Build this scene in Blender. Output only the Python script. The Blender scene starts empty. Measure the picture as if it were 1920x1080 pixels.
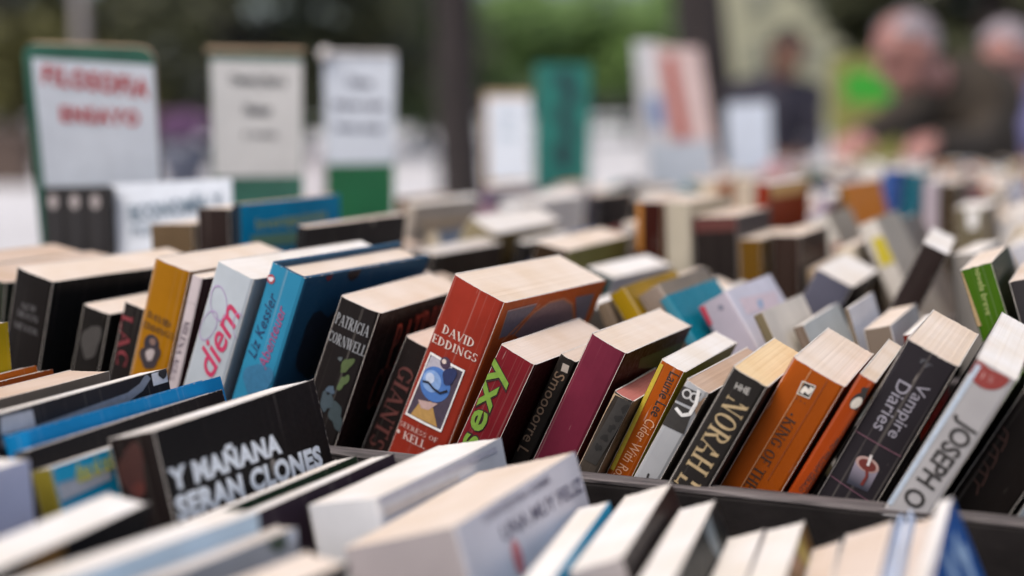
import bpy, bmesh, math, random
from mathutils import Vector, Matrix
random.seed(7)
R = math.radians
sc = bpy.context.scene
col = sc.collection

# ---------------------------------------------------------------- camera, sky, sun, exposure
FLOOR = 0.90                       # height of the tray floors above the ground
CAMZ = FLOOR + 0.2775
FPX, PITCH, PSI, Q0 = 2700.0, R(6.9), R(23.0), 0.6865
cd = bpy.data.cameras.new('camera'); cam = bpy.data.objects.new('camera', cd); col.objects.link(cam)
cam.location = (0, 0, CAMZ); cam.rotation_euler = (R(90) - PITCH, 0, 0)
cd.sensor_width = 36; cd.lens = FPX / 1920 * 36; cd.clip_start = .01; cd.clip_end = 2000
cd.dof.use_dof = True; cd.dof.focus_distance = .742; cd.dof.aperture_fstop = 2.95
sc.camera = cam
world = bpy.data.worlds.new('World'); sc.world = world; world.use_nodes = True
wn = world.node_tree.nodes; wl = world.node_tree.links; wn.clear()
wo = wn.new('ShaderNodeOutputWorld'); wb = wn.new('ShaderNodeBackground'); ws = wn.new('ShaderNodeTexSky')
ws.sky_type = 'NISHITA'; ws.sun_disc = False; ws.sun_elevation = R(56); ws.sun_rotation = R(212)
ws.air_density = 1.0; ws.dust_density = 5.0; ws.ozone_density = 1.0
wb.inputs['Strength'].default_value = .104
wl.new(ws.outputs[0], wb.inputs[0]); wl.new(wb.outputs[0], wo.inputs[0])
sd = bpy.data.lights.new('sun', 'SUN'); sd.energy = 1.38; sd.angle = R(40); sd.color = (1, .94, .87)
sun = bpy.data.objects.new('sun', sd); col.objects.link(sun)
SUNDIR = Vector((math.sin(R(212)) * math.cos(R(56)), math.cos(R(212)) * math.cos(R(56)), math.sin(R(56))))
sun.rotation_euler = SUNDIR.to_track_quat('Z', 'Y').to_euler(); sun.location = (0, 0, 30)
vs = sc.view_settings; vs.view_transform = 'Standard'; vs.look = 'None'; vs.gamma = 1; vs.use_curve_mapping = False
vs.exposure = 0.57

# ---------------------------------------------------------------- helpers
CF = Vector((0, math.cos(PITCH), -math.sin(PITCH))); CU = Vector((0, math.sin(PITCH), math.cos(PITCH))); CR = Vector((1, 0, 0))
CP = Vector((0, 0, CAMZ))
UU = Vector((math.cos(PSI), -math.sin(PSI), 0)); VV = Vector((math.sin(PSI), math.cos(PSI), 0)); ZZ = Vector((0, 0, 1))
def ray(px, py): return CF + CR * ((px - 960) / FPX) - CU * ((py - 540) / FPX)
def at(px, py, Y):
    r = ray(px, py); return CP + r * (Y / r.y)
def onground(px, Y, z=0.0):
    p = at(px, 300, Y); p.z = z; return p
def project(P):
    d = P - CP; z = max(d.dot(CF), .02); return 960 + FPX * d.dot(CR) / z, 540 - FPX * d.dot(CU) / z
def row(s, q, z=0.0): return UU * s + VV * (Q0 + q) + ZZ * (FLOOR + z)

MATS = {}
def nodes(m):
    m.use_nodes = True; nt = m.node_tree; b = nt.nodes.get('Principled BSDF'); return nt, nt.nodes, nt.links, b
def ramp(n, a, b, c0, c1):
    r = n.new('ShaderNodeValToRGB'); e = r.color_ramp.elements
    e[0].position = a; e[1].position = b; e[0].color = (*c0, 1); e[1].color = (*c1, 1); return r
def mul(c, k): return tuple(min(1, max(0, x * k)) for x in c)
def plain(name, c, rough=.6, var=.18, scale=40, bump=.0, stretch=(1, 1, 1), metal=0, sub=0):
    """base colour with a soft procedural variation, optional relief"""
    if name in MATS: return MATS[name]
    m = bpy.data.materials.new(name); nt, n, l, b = nodes(m)
    tc = n.new('ShaderNodeTexCoord'); mp = n.new('ShaderNodeMapping'); mp.inputs['Scale'].default_value = stretch
    nz = n.new('ShaderNodeTexNoise'); nz.inputs['Scale'].default_value = scale; nz.inputs['Detail'].default_value = 6
    l.new(tc.outputs['Object'], mp.inputs[0]); l.new(mp.outputs[0], nz.inputs['Vector'])
    r = ramp(n, .3, .7, mul(c, 1 - var), mul(c, 1 + var)); l.new(nz.outputs['Fac'], r.inputs[0]); l.new(r.outputs[0], b.inputs['Base Color'])
    b.inputs['Roughness'].default_value = rough; b.inputs['Metallic'].default_value = metal
    if bump:
        bp = n.new('ShaderNodeBump'); bp.inputs['Strength'].default_value = bump; bp.inputs['Distance'].default_value = .01
        l.new(nz.outputs['Fac'], bp.inputs['Height']); l.new(bp.outputs[0], b.inputs['Normal'])
    if sub: b.inputs['Subsurface Weight'].default_value = sub; b.inputs['Subsurface Radius'].default_value = (.01, .004, .002)
    MATS[name] = m; return m
def cover_mat(c, rough=.42, wearc=(.62, .56, .5), wear=1.0, mottled=0, c2=None):
    """printed card: faint blotches, rubbed edges and creases (vertex attribute 'wear'), fine scuffs"""
    key = ('cover', tuple(round(x, 3) for x in c), rough, wear, mottled, c2)
    if key in MATS: return MATS[key]
    m = bpy.data.materials.new('printed_card'); nt, n, l, b = nodes(m)
    tc = n.new('ShaderNodeTexCoord'); oi = n.new('ShaderNodeObjectInfo')
    ad = n.new('ShaderNodeVectorMath'); ad.operation = 'ADD'; l.new(tc.outputs['Object'], ad.inputs[0]); l.new(oi.outputs['Random'], ad.inputs[1])
    nz = n.new('ShaderNodeTexNoise'); nz.inputs['Scale'].default_value = 30 if not mottled else 45; nz.inputs['Detail'].default_value = 5
    l.new(ad.outputs[0], nz.inputs['Vector'])
    k = .1 + mottled
    r = ramp(n, .32, .68, mul(c, 1 - k), c2 if c2 else mul(c, 1 + k)); l.new(nz.outputs['Fac'], r.inputs[0])
    at_ = n.new('ShaderNodeAttribute'); at_.attribute_name = 'wear'
    n2 = n.new('ShaderNodeTexNoise'); n2.inputs['Scale'].default_value = 420; n2.inputs['Detail'].default_value = 4; l.new(ad.outputs[0], n2.inputs['Vector'])
    mm = n.new('ShaderNodeMath'); mm.operation = 'MULTIPLY_ADD'; mm.inputs[1].default_value = .62; mm.inputs[2].default_value = -.34
    l.new(at_.outputs['Fac'], mm.inputs[0])
    sm = n.new('ShaderNodeMath'); sm.operation = 'ADD'; l.new(mm.outputs[0], sm.inputs[0]); l.new(n2.outputs['Fac'], sm.inputs[1])
    wr = ramp(n, .70, .92, (0, 0, 0), (wear, wear, wear)); l.new(sm.outputs[0], wr.inputs[0])
    # scuffs: sparse thin scratches
    mp = n.new('ShaderNodeMapping'); mp.inputs['Scale'].default_value = (500, 60, 40); mp.inputs['Rotation'].default_value = (.3, .5, .2); l.new(ad.outputs[0], mp.inputs[0])
    n3 = n.new('ShaderNodeTexNoise'); n3.inputs['Scale'].default_value = 1; n3.inputs['Detail'].default_value = 3; l.new(mp.outputs[0], n3.inputs['Vector'])
    r3 = ramp(n, .72, .8, (0, 0, 0), (.45 * wear,) * 3); l.new(n3.outputs['Fac'], r3.inputs[0])
    m4 = n.new('ShaderNodeMapping'); m4.inputs['Scale'].default_value = (520, 520, 4); l.new(ad.outputs[0], m4.inputs[0])
    n4 = n.new('ShaderNodeTexNoise'); n4.inputs['Scale'].default_value = 1; n4.inputs['Detail'].default_value = 2; l.new(m4.outputs[0], n4.inputs['Vector'])
    r4 = ramp(n, .63, .78, (0, 0, 0), (.17 * wear,) * 3); l.new(n4.outputs['Fac'], r4.inputs[0])
    mxa = n.new('ShaderNodeMath'); mxa.operation = 'MAXIMUM'; l.new(r4.outputs[0], mxa.inputs[0]); l.new(r3.outputs[0], mxa.inputs[1])
    mx0 = n.new('ShaderNodeMath'); mx0.operation = 'MAXIMUM'; l.new(wr.outputs[0], mx0.inputs[0]); l.new(mxa.outputs[0], mx0.inputs[1])
    mx = n.new('ShaderNodeMix'); mx.data_type = 'RGBA'; l.new(mx0.outputs[0], mx.inputs[0]); l.new(r.outputs[0], mx.inputs[6]); mx.inputs[7].default_value = (*wearc, 1)
    l.new(mx.outputs[2], b.inputs['Base Color'])
    rr = ramp(n, .3, .7, (rough - .08,) * 3, (rough + .14,) * 3); l.new(n2.outputs['Fac'], rr.inputs[0]); l.new(rr.outputs[0], b.inputs['Roughness'])
    b.inputs['Specular IOR Level'].default_value = .11
    bp = n.new('ShaderNodeBump'); bp.inputs['Strength'].default_value = .12; bp.inputs['Distance'].default_value = .002
    l.new(nz.outputs['Fac'], bp.inputs['Height']); l.new(bp.outputs[0], b.inputs['Normal'])
    MATS[key] = m; return m
PAGE = dict(cream=(.75, .645, .555), white=(.81, .78, .75), tan=(.60, .47, .38), yellow=(.80, .62, .38), brown=(.52, .38, .29), pink=(.70, .59, .51), grey=(.62, .58, .55), red=(.45, .16, .14))
def page_mat(kind):
    key = ('page', kind)
    if key in MATS: return MATS[key]
    c = PAGE[kind]; m = bpy.data.materials.new('page_edges_' + kind); nt, n, l, b = nodes(m)
    tc = n.new('ShaderNodeTexCoord'); oi = n.new('ShaderNodeObjectInfo')
    ad = n.new('ShaderNodeVectorMath'); ad.operation = 'ADD'; l.new(tc.outputs['Object'], ad.inputs[0]); l.new(oi.outputs['Random'], ad.inputs[1])
    mp = n.new('ShaderNodeMapping'); mp.inputs['Scale'].default_value = (2300, 2.5, 5); l.new(ad.outputs[0], mp.inputs[0])
    nz = n.new('ShaderNodeTexNoise'); nz.inputs['Scale'].default_value = 1; nz.inputs['Detail'].default_value = 3; l.new(mp.outputs[0], nz.inputs['Vector'])
    r = ramp(n, .3, .7, mul(c, .93), mul(c, 1.04)); l.new(nz.outputs['Fac'], r.inputs[0])
    n2 = n.new('ShaderNodeTexNoise'); n2.inputs['Scale'].default_value = 28; n2.inputs['Detail'].default_value = 4; l.new(ad.outputs[0], n2.inputs['Vector'])
    r2 = ramp(n, .38, .72, (1, 1, 1), (.91, .85, .77)); l.new(n2.outputs['Fac'], r2.inputs[0])
    mx = n.new('ShaderNodeMix'); mx.data_type = 'RGBA'; mx.blend_type = 'MULTIPLY'; mx.inputs[0].default_value = 1
    l.new(r.outputs[0], mx.inputs[6]); l.new(r2.outputs[0], mx.inputs[7]); l.new(mx.outputs[2], b.inputs['Base Color'])
    m5 = n.new('ShaderNodeMapping'); m5.inputs['Scale'].default_value = (430, 1.2, 3); l.new(ad.outputs[0], m5.inputs[0])
    n5 = n.new('ShaderNodeTexNoise'); n5.inputs['Scale'].default_value = 1; n5.inputs['Detail'].default_value = 2; l.new(m5.outputs[0], n5.inputs['Vector'])
    r5 = ramp(n, .60, .70, (1, 1, 1), (.95, .93, .90)); l.new(n5.outputs['Fac'], r5.inputs[0])
    my = n.new('ShaderNodeMix'); my.data_type = 'RGBA'; my.blend_type = 'MULTIPLY'; my.inputs[0].default_value = 1
    l.new(mx.outputs[2], my.inputs[6]); l.new(r5.outputs[0], my.inputs[7]); l.new(my.outputs[2], b.inputs['Base Color'])
    b.inputs['Roughness'].default_value = .9; b.inputs['Specular IOR Level'].default_value = .15
    bp = n.new('ShaderNodeBump'); bp.inputs['Strength'].default_value = .22; bp.inputs['Distance'].default_value = .0008
    l.new(nz.outputs['Fac'], bp.inputs['Height']); l.new(bp.outputs[0], b.inputs['Normal'])
    MATS[key] = m; return m
def ink(c, rough=.55): return plain('ink_%.2f_%.2f_%.2f' % c, c, rough, .12, 400)

def mesh_obj(name, verts, faces, mat, parent=None, smooth=False, attr=None, mats=None, mi=None):
    me = bpy.data.meshes.new(name); me.from_pydata([tuple(v) for v in verts], [], faces)
    for m in (mats or [mat]): me.materials.append(m)
    if mi: me.polygons.foreach_set('material_index', mi)
    if smooth: me.polygons.foreach_set('use_smooth', [True] * len(me.polygons))
    if attr:
        a = me.attributes.new('wear', 'FLOAT', 'POINT'); a.data.foreach_set('value', attr)
    me.update()
    o = bpy.data.objects.new(name, me); col.objects.link(o)
    if parent: o.parent = parent
    return o
def empty(name, M=None, loc=None):
    o = bpy.data.objects.new(name, None); o.empty_display_size = .02; col.objects.link(o)
    if M is not None: o.matrix_world = M
    if loc is not None: o.location = loc
    return o
def tag(o, label, cat, group=None, kind=None):
    o['label'] = label
    if cat: o['category'] = cat
    if group: o['group'] = group
    if kind: o['kind'] = kind
    return o
def struct(o): o['kind'] = 'structure'; return o
def frame(o, x, y, z):
    M = Matrix.Identity(4)
    for i, a in enumerate((x, y, z)):
        for k in range(3): M[k][i] = a[k]
    M.translation = o; return M
def boxdata(x0, x1, y0, y1, z0, z1, V, Fs):
    b = len(V); V += [(x0, y0, z0), (x1, y0, z0), (x1, y1, z0), (x0, y1, z0), (x0, y0, z1), (x1, y0, z1), (x1, y1, z1), (x0, y1, z1)]
    Fs += [(b, b + 3, b + 2, b + 1), (b + 4, b + 5, b + 6, b + 7), (b, b + 1, b + 5, b + 4), (b + 1, b + 2, b + 6, b + 5), (b + 2, b + 3, b + 7, b + 6), (b + 3, b, b + 4, b + 7)]
def box(name, x0, x1, y0, y1, z0, z1, mat, parent=None, bevel=.0):
    V, Fs = [], []; boxdata(x0, x1, y0, y1, z0, z1, V, Fs)
    o = mesh_obj(name, V, Fs, mat, parent)
    if bevel:
        md = o.modifiers.new('bevel', 'BEVEL'); md.width = bevel; md.segments = 2
    return o
def tube(V, Fs, pts, rad, n=10):
    b = len(V); P = [Vector(p) for p in pts]
    for i, p in enumerate(P):
        d = (P[min(i + 1, len(P) - 1)] - P[max(i - 1, 0)]).normalized()
        a = d.orthogonal().normalized() if i == 0 else (a - d * a.dot(d)).normalized()
        c = d.cross(a)
        for k in range(n):
            t = 2 * math.pi * k / n; V.append(tuple(p + (a * math.cos(t) + c * math.sin(t)) * rad[i]))
    for i in range(len(P) - 1):
        for k in range(n):
            Fs.append((b + i * n + k, b + i * n + (k + 1) % n, b + (i + 1) * n + (k + 1) % n, b + (i + 1) * n + k))
    Fs.append(tuple(b + k for k in reversed(range(n)))); Fs.append(tuple(b + (len(P) - 1) * n + k for k in range(n)))
def lathe(V, Fs, prof, n=20, c=(0, 0, 0)):
    b = len(V)
    for r, z in prof:
        for k in range(n): V.append((c[0] + r * math.cos(2 * math.pi * k / n), c[1] + r * math.sin(2 * math.pi * k / n), c[2] + z))
    for i in range(len(prof) - 1):
        for k in range(n): Fs.append((b + i * n + k, b + i * n + (k + 1) % n, b + (i + 1) * n + (k + 1) % n, b + (i + 1) * n + k))
    Fs.append(tuple(b + k for k in reversed(range(n)))); Fs.append(tuple(b + (len(prof) - 1) * n + k for k in range(n)))

# ---------------------------------------------------------------- lettering
SER = {  # serif capitals: (width, strokes); stroke = x0,y0,x1,y1,weight,serifs(start,end) or arc = 'a',cx,cy,rx,ry,a0,a1,weight
 'A': (.8, [(.08, 0, .4, 1, .06, 1, 0), (.72, 0, .4, 1, .17, 1, 0), (.2, .34, .6, .34, .06, 0, 0)]),
 'C': (.75, [('a', .42, .5, .36, .5, 45, 315, .16), (.7, .72, .7, .95, .06, 0, 0), (.7, .28, .7, .05, .06, 0, 0)]),
 'D': (.82, [(.16, 0, .16, 1, .17, 1, 1), ('a', .22, .5, .52, .5, -90, 90, .16), (.1, .97, .3, .97, .06, 0, 0), (.1, .03, .3, .03, .06, 0, 0)]),
 'E': (.66, [(.16, 0, .16, 1, .17, 1, 1), (.1, .97, .58, .97, .06, 0, 2), (.1, .03, .6, .03, .06, 0, 2), (.2, .52, .46, .52, .06, 0, 2)]),
 'F': (.62, [(.16, 0, .16, 1, .17, 1, 1), (.1, .97, .58, .97, .06, 0, 2), (.2, .5, .46, .5, .06, 0, 2)]),
 'G': (.8, [('a', .42, .5, .36, .5, 45, 320, .16), (.7, .72, .7, .95, .06, 0, 0), (.68, .08, .68, .42, .15, 0, 1)]),
 'H': (.84, [(.16, 0, .16, 1, .17, 1, 1), (.68, 0, .68, 1, .17, 1, 1), (.16, .5, .68, .5, .06, 0, 0)]),
 'I': (.34, [(.17, 0, .17, 1, .17, 1, 1)]),
 'K': (.82, [(.16, 0, .16, 1, .17, 1, 1), (.2, .4, .68, 1, .06, 0, 1), (.36, .58, .74, 0, .17, 0, 1)]),
 'L': (.64, [(.16, 0, .16, 1, .17, 1, 1), (.1, .03, .6, .03, .06, 0, 2)]),
 'M': (.98, [(.14, 0, .14, 1, .06, 1, 1), (.84, 0, .84, 1, .17, 1, 1), (.16, 1, .48, .05, .17, 0, 0), (.82, 1, .5, .05, .06, 0, 0)]),
 'N': (.84, [(.14, 0, .14, 1, .06, 1, 1), (.7, 0, .7, 1, .06, 0, 1), (.16, 1, .68, 0, .17, 0, 0)]),
 'O': (.82, [('a', .41, .5, .37, .5, 0, 360, .16)]),
 'P': (.68, [(.16, 0, .16, 1, .17, 1, 1), ('a', .28, .74, .32, .26, -90, 90, .14), (.1, .97, .32, .97, .06, 0, 0), (.16, .5, .32, .5, .06, 0, 0)]),
 'R': (.78, [(.16, 0, .16, 1, .17, 1, 1), ('a', .28, .74, .32, .26, -90, 90, .14), (.1, .97, .32, .97, .06, 0, 0), (.16, .5, .32, .5, .06, 0, 0), (.34, .5, .68, 0, .17, 0, 1)]),
 'S': (.6, [('a', .3, .75, .22, .25, 30, 250, .13), ('a', .3, .25, .24, .25, -150, 80, .13), (.52, .78, .52, .97, .05, 0, 0), (.07, .22, .07, .03, .05, 0, 0)]),
 'T': (.7, [(.35, 0, .35, 1, .17, 1, 0), (.04, .97, .66, .97, .06, 2, 2)]),
 'V': (.8, [(.1, 1, .42, 0, .17, 1, 0), (.72, 1, .42, 0, .06, 1, 0)]),
 'W': (1.1, [(.1, 1, .34, 0, .17, 1, 0), (.6, 1, .34, 0, .06, 0, 0), (.5, 1, .76, 0, .17, 1, 0), (1.0, 1, .76, 0, .06, 1, 0)]),
 'U': (.82, [(.16, .3, .16, 1, .17, 0, 1), (.68, .3, .68, 1, .06, 0, 1), ('a', .42, .32, .26, .32, 180, 360, .12)]),
 'J': (.5, [(.3, .2, .3, 1, .17, 0, 1), ('a', .14, .2, .16, .2, 180, 360, .1)]),
 'Y': (.8, [(.1, 1, .4, .45, .17, 1, 0), (.7, 1, .4, .45, .06, 1, 0), (.4, 0, .4, .48, .17, 1, 0)]),
}
def serif_shapes(s):
    polys, x = [], 0.0
    for ch in s:
        if ch == ' ': x += .42; continue
        w, st = SER[ch]
        for t in st:
            if t[0] == 'a':
                _, cx, cy, rx, ry, a0, a1, wt = t; n = max(6, int(abs(a1 - a0) / 18))
                for i in range(n):
                    q = []
                    for a in (a0 + (a1 - a0) * i / n, a0 + (a1 - a0) * (i + 1) / n):
                        ca, sa = math.cos(R(a)), math.sin(R(a)); ww = .05 + (wt - .05) * abs(ca)
                        q.append(((x + cx + rx * ca, cy + ry * sa), (x + cx + (rx - ww) * ca, cy + (ry - min(ww, .09)) * sa)))
                    polys.append([q[0][0], q[1][0], q[1][1], q[0][1]])
            else:
                x0, y0, x1, y1, wt, s0, s1 = t; h = wt / 2
                if abs(y1 - y0) > .3 * abs(x1 - x0): o = (h, 0)
                else: o = (0, h)
                polys.append([(x + x0 - o[0], y0 - o[1]), (x + x1 - o[0], y1 - o[1]), (x + x1 + o[0], y1 + o[1]), (x + x0 + o[0], y0 + o[1])])
                for (sx, sy, f) in ((x0, y0, s0), (x1, y1, s1)):
                    if f == 1: polys.append([(x + sx - h - .08, sy - .025 if sy > .5 else sy - .0), (x + sx + h + .08, sy - .025 if sy > .5 else sy), (x + sx + h + .08, sy + .02 if sy > .5 else sy + .045), (x + sx - h - .08, sy + .02 if sy > .5 else sy + .045)])
                    if f == 2: polys.append([(x + sx - .03, sy - .11), (x + sx + .03, sy - .11), (x + sx + .03, sy + .11), (x + sx - .03, sy + .11)])
        x += w + .06
    V, Fs = [], []
    for k, p in enumerate(polys):
        b = len(V); area = sum(p[i][0] * p[(i + 1) % 4][1] - p[(i + 1) % 4][0] * p[i][1] for i in range(4))
        if area < 0: p = p[::-1]
        V += [(a, c, (k % 9) * .000012) for a, c in p]; Fs.append((b, b + 1, b + 2, b + 3))
    return V, Fs
_txt = {}
def sans_shapes(s, bold=0.0, shear=0.0, space=1.0):
    key = (s, bold, shear, space)
    if key not in _txt:
        cu = bpy.data.curves.new('t', 'FONT'); cu.body = s; cu.offset = bold; cu.shear = shear; cu.space_character = space; cu.resolution_u = 3; cu.fill_mode = 'FRONT'
        o = bpy.data.objects.new('t', cu); col.objects.link(o); dg = bpy.context.evaluated_depsgraph_get()
        me = bpy.data.meshes.new_from_object(o.evaluated_get(dg))
        _txt[key] = ([(v.co.x, v.co.y, 0) for v in me.vertices], [tuple(p.vertices) for p in me.polygons])
        bpy.data.objects.remove(o); bpy.data.curves.remove(cu); bpy.data.meshes.remove(me)
    return _txt[key]

# ---------------------------------------------------------------- ground and background
def ground_mat():
    m = bpy.data.materials.new('pale_paving'); nt, n, l, b = nodes(m); tc = n.new('ShaderNodeTexCoord')
    nz = n.new('ShaderNodeTexNoise'); nz.inputs['Scale'].default_value = .35; nz.inputs['Detail'].default_value = 8; l.new(tc.outputs['Object'], nz.inputs['Vector'])
    r = ramp(n, .3, .7, (.56, .55, .56), (.72, .71, .73)); l.new(nz.outputs['Fac'], r.inputs[0])
    br = n.new('ShaderNodeTexBrick'); br.inputs['Scale'].default_value = 1; br.inputs['Mortar Size'].default_value = .012; br.inputs['Brick Width'].default_value = .8; br.inputs['Row Height'].default_value = .4
    br.inputs['Color1'].default_value = (1, 1, 1, 1); br.inputs['Color2'].default_value = (.9, .9, .9, 1); br.inputs['Mortar'].default_value = (.55, .55, .55, 1); l.new(tc.outputs['Object'], br.inputs['Vector'])
    mx = n.new('ShaderNodeMix'); mx.data_type = 'RGBA'; mx.blend_type = 'MULTIPLY'; mx.inputs[0].default_value = 1; l.new(r.outputs[0], mx.inputs[6]); l.new(br.outputs[0], mx.inputs[7])
    l.new(mx.outputs[2], b.inputs['Base Color']); b.inputs['Roughness'].default_value = .85; return m
struct(mesh_obj('ground', [(-500, -500, 0), (500, -500, 0), (500, 500, 0), (-500, 500, 0)], [(0, 1, 2, 3)], ground_mat()))
grass = plain('grass', (.05, .085, .025), .9, .3, 1.5, .4)
struct(mesh_obj('lawn', [(-150, 120, .02), (150, 120, .02), (170, 220, .02), (-170, 220, .02)], [(0, 1, 2, 3)], grass))

bark = plain('bark', (.028, .022, .022), .95, .35, 14, .8, (1, 1, .25))
def leaf_mat(name, c):
    m = plain(name, c, .55, .45, 1.2); return m
LEAF = dict(dark=leaf_mat('shade_dark_leaves', (.055, .060, .026)), olive=leaf_mat('olive_leaves', (.12, .115, .03)), light=leaf_mat('light_leaves', (.12, .21, .05)), mid=leaf_mat('mid_leaves', (.07, .10, .032)))  # dark tone paints the shade on the left trees into their leaf colour
def leaves(clumps, n, size, seed):
    rng = random.Random(seed); V, F = [], []
    for _ in range(n):
        c, r = rng.choice(clumps); d = Vector((rng.gauss(0, 1), rng.gauss(0, 1), rng.gauss(0, 1))).normalized()
        p = Vector(c) + Vector((d.x * r[0], d.y * r[1], d.z * r[2])) * rng.random() ** .4
        a = Vector((rng.gauss(0, 1), rng.gauss(0, 1), rng.gauss(0, .6))).normalized(); e = a.orthogonal().normalized(); s = size * rng.uniform(.6, 1.4); k = len(V)
        V += [p - a * s, p + e * s * .45, p + a * s, p - e * s * .45]; F.append((k, k + 1, k + 2, k + 3))
    return V, F
def tree(base, trunk_r, trunk_h, crown_z, crown_r, nclump, nleaf, leaf, size, seed, label, lean=(0, 0), group=None, name='leafy_tree'):
    rng = random.Random(seed); o = empty(name, loc=base); V, F = [], []
    pts, rad = [], []
    for i in range(8):
        f = i / 7; pts.append((lean[0] * f + rng.uniform(-.03, .03), lean[1] * f + rng.uniform(-.03, .03), trunk_h * f)); rad.append(trunk_r * (1.25 if i == 0 else 1 - .35 * f))
    tube(V, F, pts, rad, 12); clumps = []
    for i in range(nclump):
        a = rng.uniform(0, 6.28); rr = crown_r * rng.uniform(.15, .9); z = rng.uniform(*crown_z)
        c = (lean[0] + rr * math.cos(a), lean[1] + rr * math.sin(a), z); k = crown_r * rng.uniform(.28, .5); clumps.append((c, (k, k, k * .75)))
        if i < 9:
            st = Vector(pts[-1 - (i % 2)]); mid = st.lerp(Vector(c), .5) + Vector((0, 0, .15 * crown_r))
            tube(V, F, [st, mid, c], [trunk_r * .4, trunk_r * .22, trunk_r * .06], 7)
    mesh_obj('trunk', V, F, bark, o, True)
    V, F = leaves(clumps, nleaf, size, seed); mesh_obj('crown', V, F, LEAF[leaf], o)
    return tag(o, label, 'tree', group)
GT = 'trees around the square'
tree(onground(868, 9.2), .155, 4.2, (4.2, 7.5), 2.4, 16, 2600, 'mid', .16, 1, 'near dark tree trunk between the third sign board and the small white sign', (-.12, .1), GT)
tree(onground(1372, 7.2), .15, 3.9, (4.2, 7), 2.0, 14, 2200, 'mid', .15, 2, 'dark leaning tree trunk behind the red poster', (-.42, .1), GT)
for i, (px, Y, tr, ch, cz, cr, lf, lab) in enumerate((
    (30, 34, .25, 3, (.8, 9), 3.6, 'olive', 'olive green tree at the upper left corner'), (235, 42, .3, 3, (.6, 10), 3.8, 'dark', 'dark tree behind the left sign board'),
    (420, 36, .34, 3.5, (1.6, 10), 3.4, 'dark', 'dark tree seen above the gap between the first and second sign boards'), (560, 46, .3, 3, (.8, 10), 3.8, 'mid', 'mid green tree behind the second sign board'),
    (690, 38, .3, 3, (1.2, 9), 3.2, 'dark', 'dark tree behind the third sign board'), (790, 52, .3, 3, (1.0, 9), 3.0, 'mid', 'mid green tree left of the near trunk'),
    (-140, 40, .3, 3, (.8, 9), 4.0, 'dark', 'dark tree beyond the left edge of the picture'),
    (960, 58, .2, 2, (2.3, 5.6), 3.0, 'light', 'bright green tree right of the near trunk'), (1075, 64, .2, 2, (2.4, 6.2), 3.2, 'light', 'bright green tree above the teal panel'), (1185, 60, .2, 2, (2.4, 5.8), 2.8, 'light', 'bright green tree left of the red poster'),
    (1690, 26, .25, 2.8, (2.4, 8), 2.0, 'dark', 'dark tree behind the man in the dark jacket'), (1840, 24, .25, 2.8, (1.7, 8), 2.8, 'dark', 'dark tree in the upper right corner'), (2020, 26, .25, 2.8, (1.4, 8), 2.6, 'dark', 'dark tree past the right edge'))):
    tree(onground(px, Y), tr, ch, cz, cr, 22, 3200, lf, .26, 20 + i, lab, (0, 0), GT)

# pale building far behind
stone = plain('pale_render', (.27, .27, .19), .9, .1, .6); roofm = plain('roof_tiles', (.22, .1, .07), .85, .2, 2); glass = plain('window_glass', (.12, .13, .10), .25, .1, 1); frm = plain('window_frame_paint', (.32, .31, .25), .5, .08, 5)
bo = empty('apartment_building', loc=onground(1520, 88)); BW = 8.2
box('wall', -BW, BW, 0, 10, 0, 13, stone, bo); rf = box('roof', -BW - .5, BW + .5, -.5, 10.5, 13.003, 13.6, roofm, bo); box('chimney', -6, -5, 4, 5, 13.604, 15, stone, rf)
for r_ in range(4):
    for c_ in range(5):
        x0 = -BW + 1 + c_ * 3.3; z0 = .6 + r_ * 3.2
        if r_ == 0 and c_ == 2:
            d_ = box('door', x0, x0 + 1.3, -.06, -.004, 0, 2.4, plain('door_paint', (.08, .05, .03), .5), bo); box('handle', x0 + 1.1, x0 + 1.16, -.12, -.062, 1.0, 1.15, frm, d_); continue
        w_ = box('window', x0, x0 + 1.2, -.05, -.004, z0, z0 + 1.7, frm, bo); box('pane', x0 + .1, x0 + 1.1, -.07, -.052, z0 + .1, z0 + 1.6, glass, w_); box('sill', x0 - .1, x0 + 1.3, -.2, -.003, z0 - .12, z0 - .004, stone, w_)
tag(bo, 'pale olive rendered building with rows of windows behind the trees', 'building')
lw = empty('low_wall', loc=onground(-60, 24)); wallm = plain('brown_wall', (.085, .06, .05), .9, .25, 3, .4)
box('wall_body', -2.6, 1.05, -.2, .2, 0, .86, wallm, lw); box('coping', -2.66, 1.11, -.26, .26, .863, .95, plain('coping', (.12, .095, .085), .9, .2, 4), lw); tag(lw, 'low brown wall at the left edge behind the first sign board', 'wall')
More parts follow.
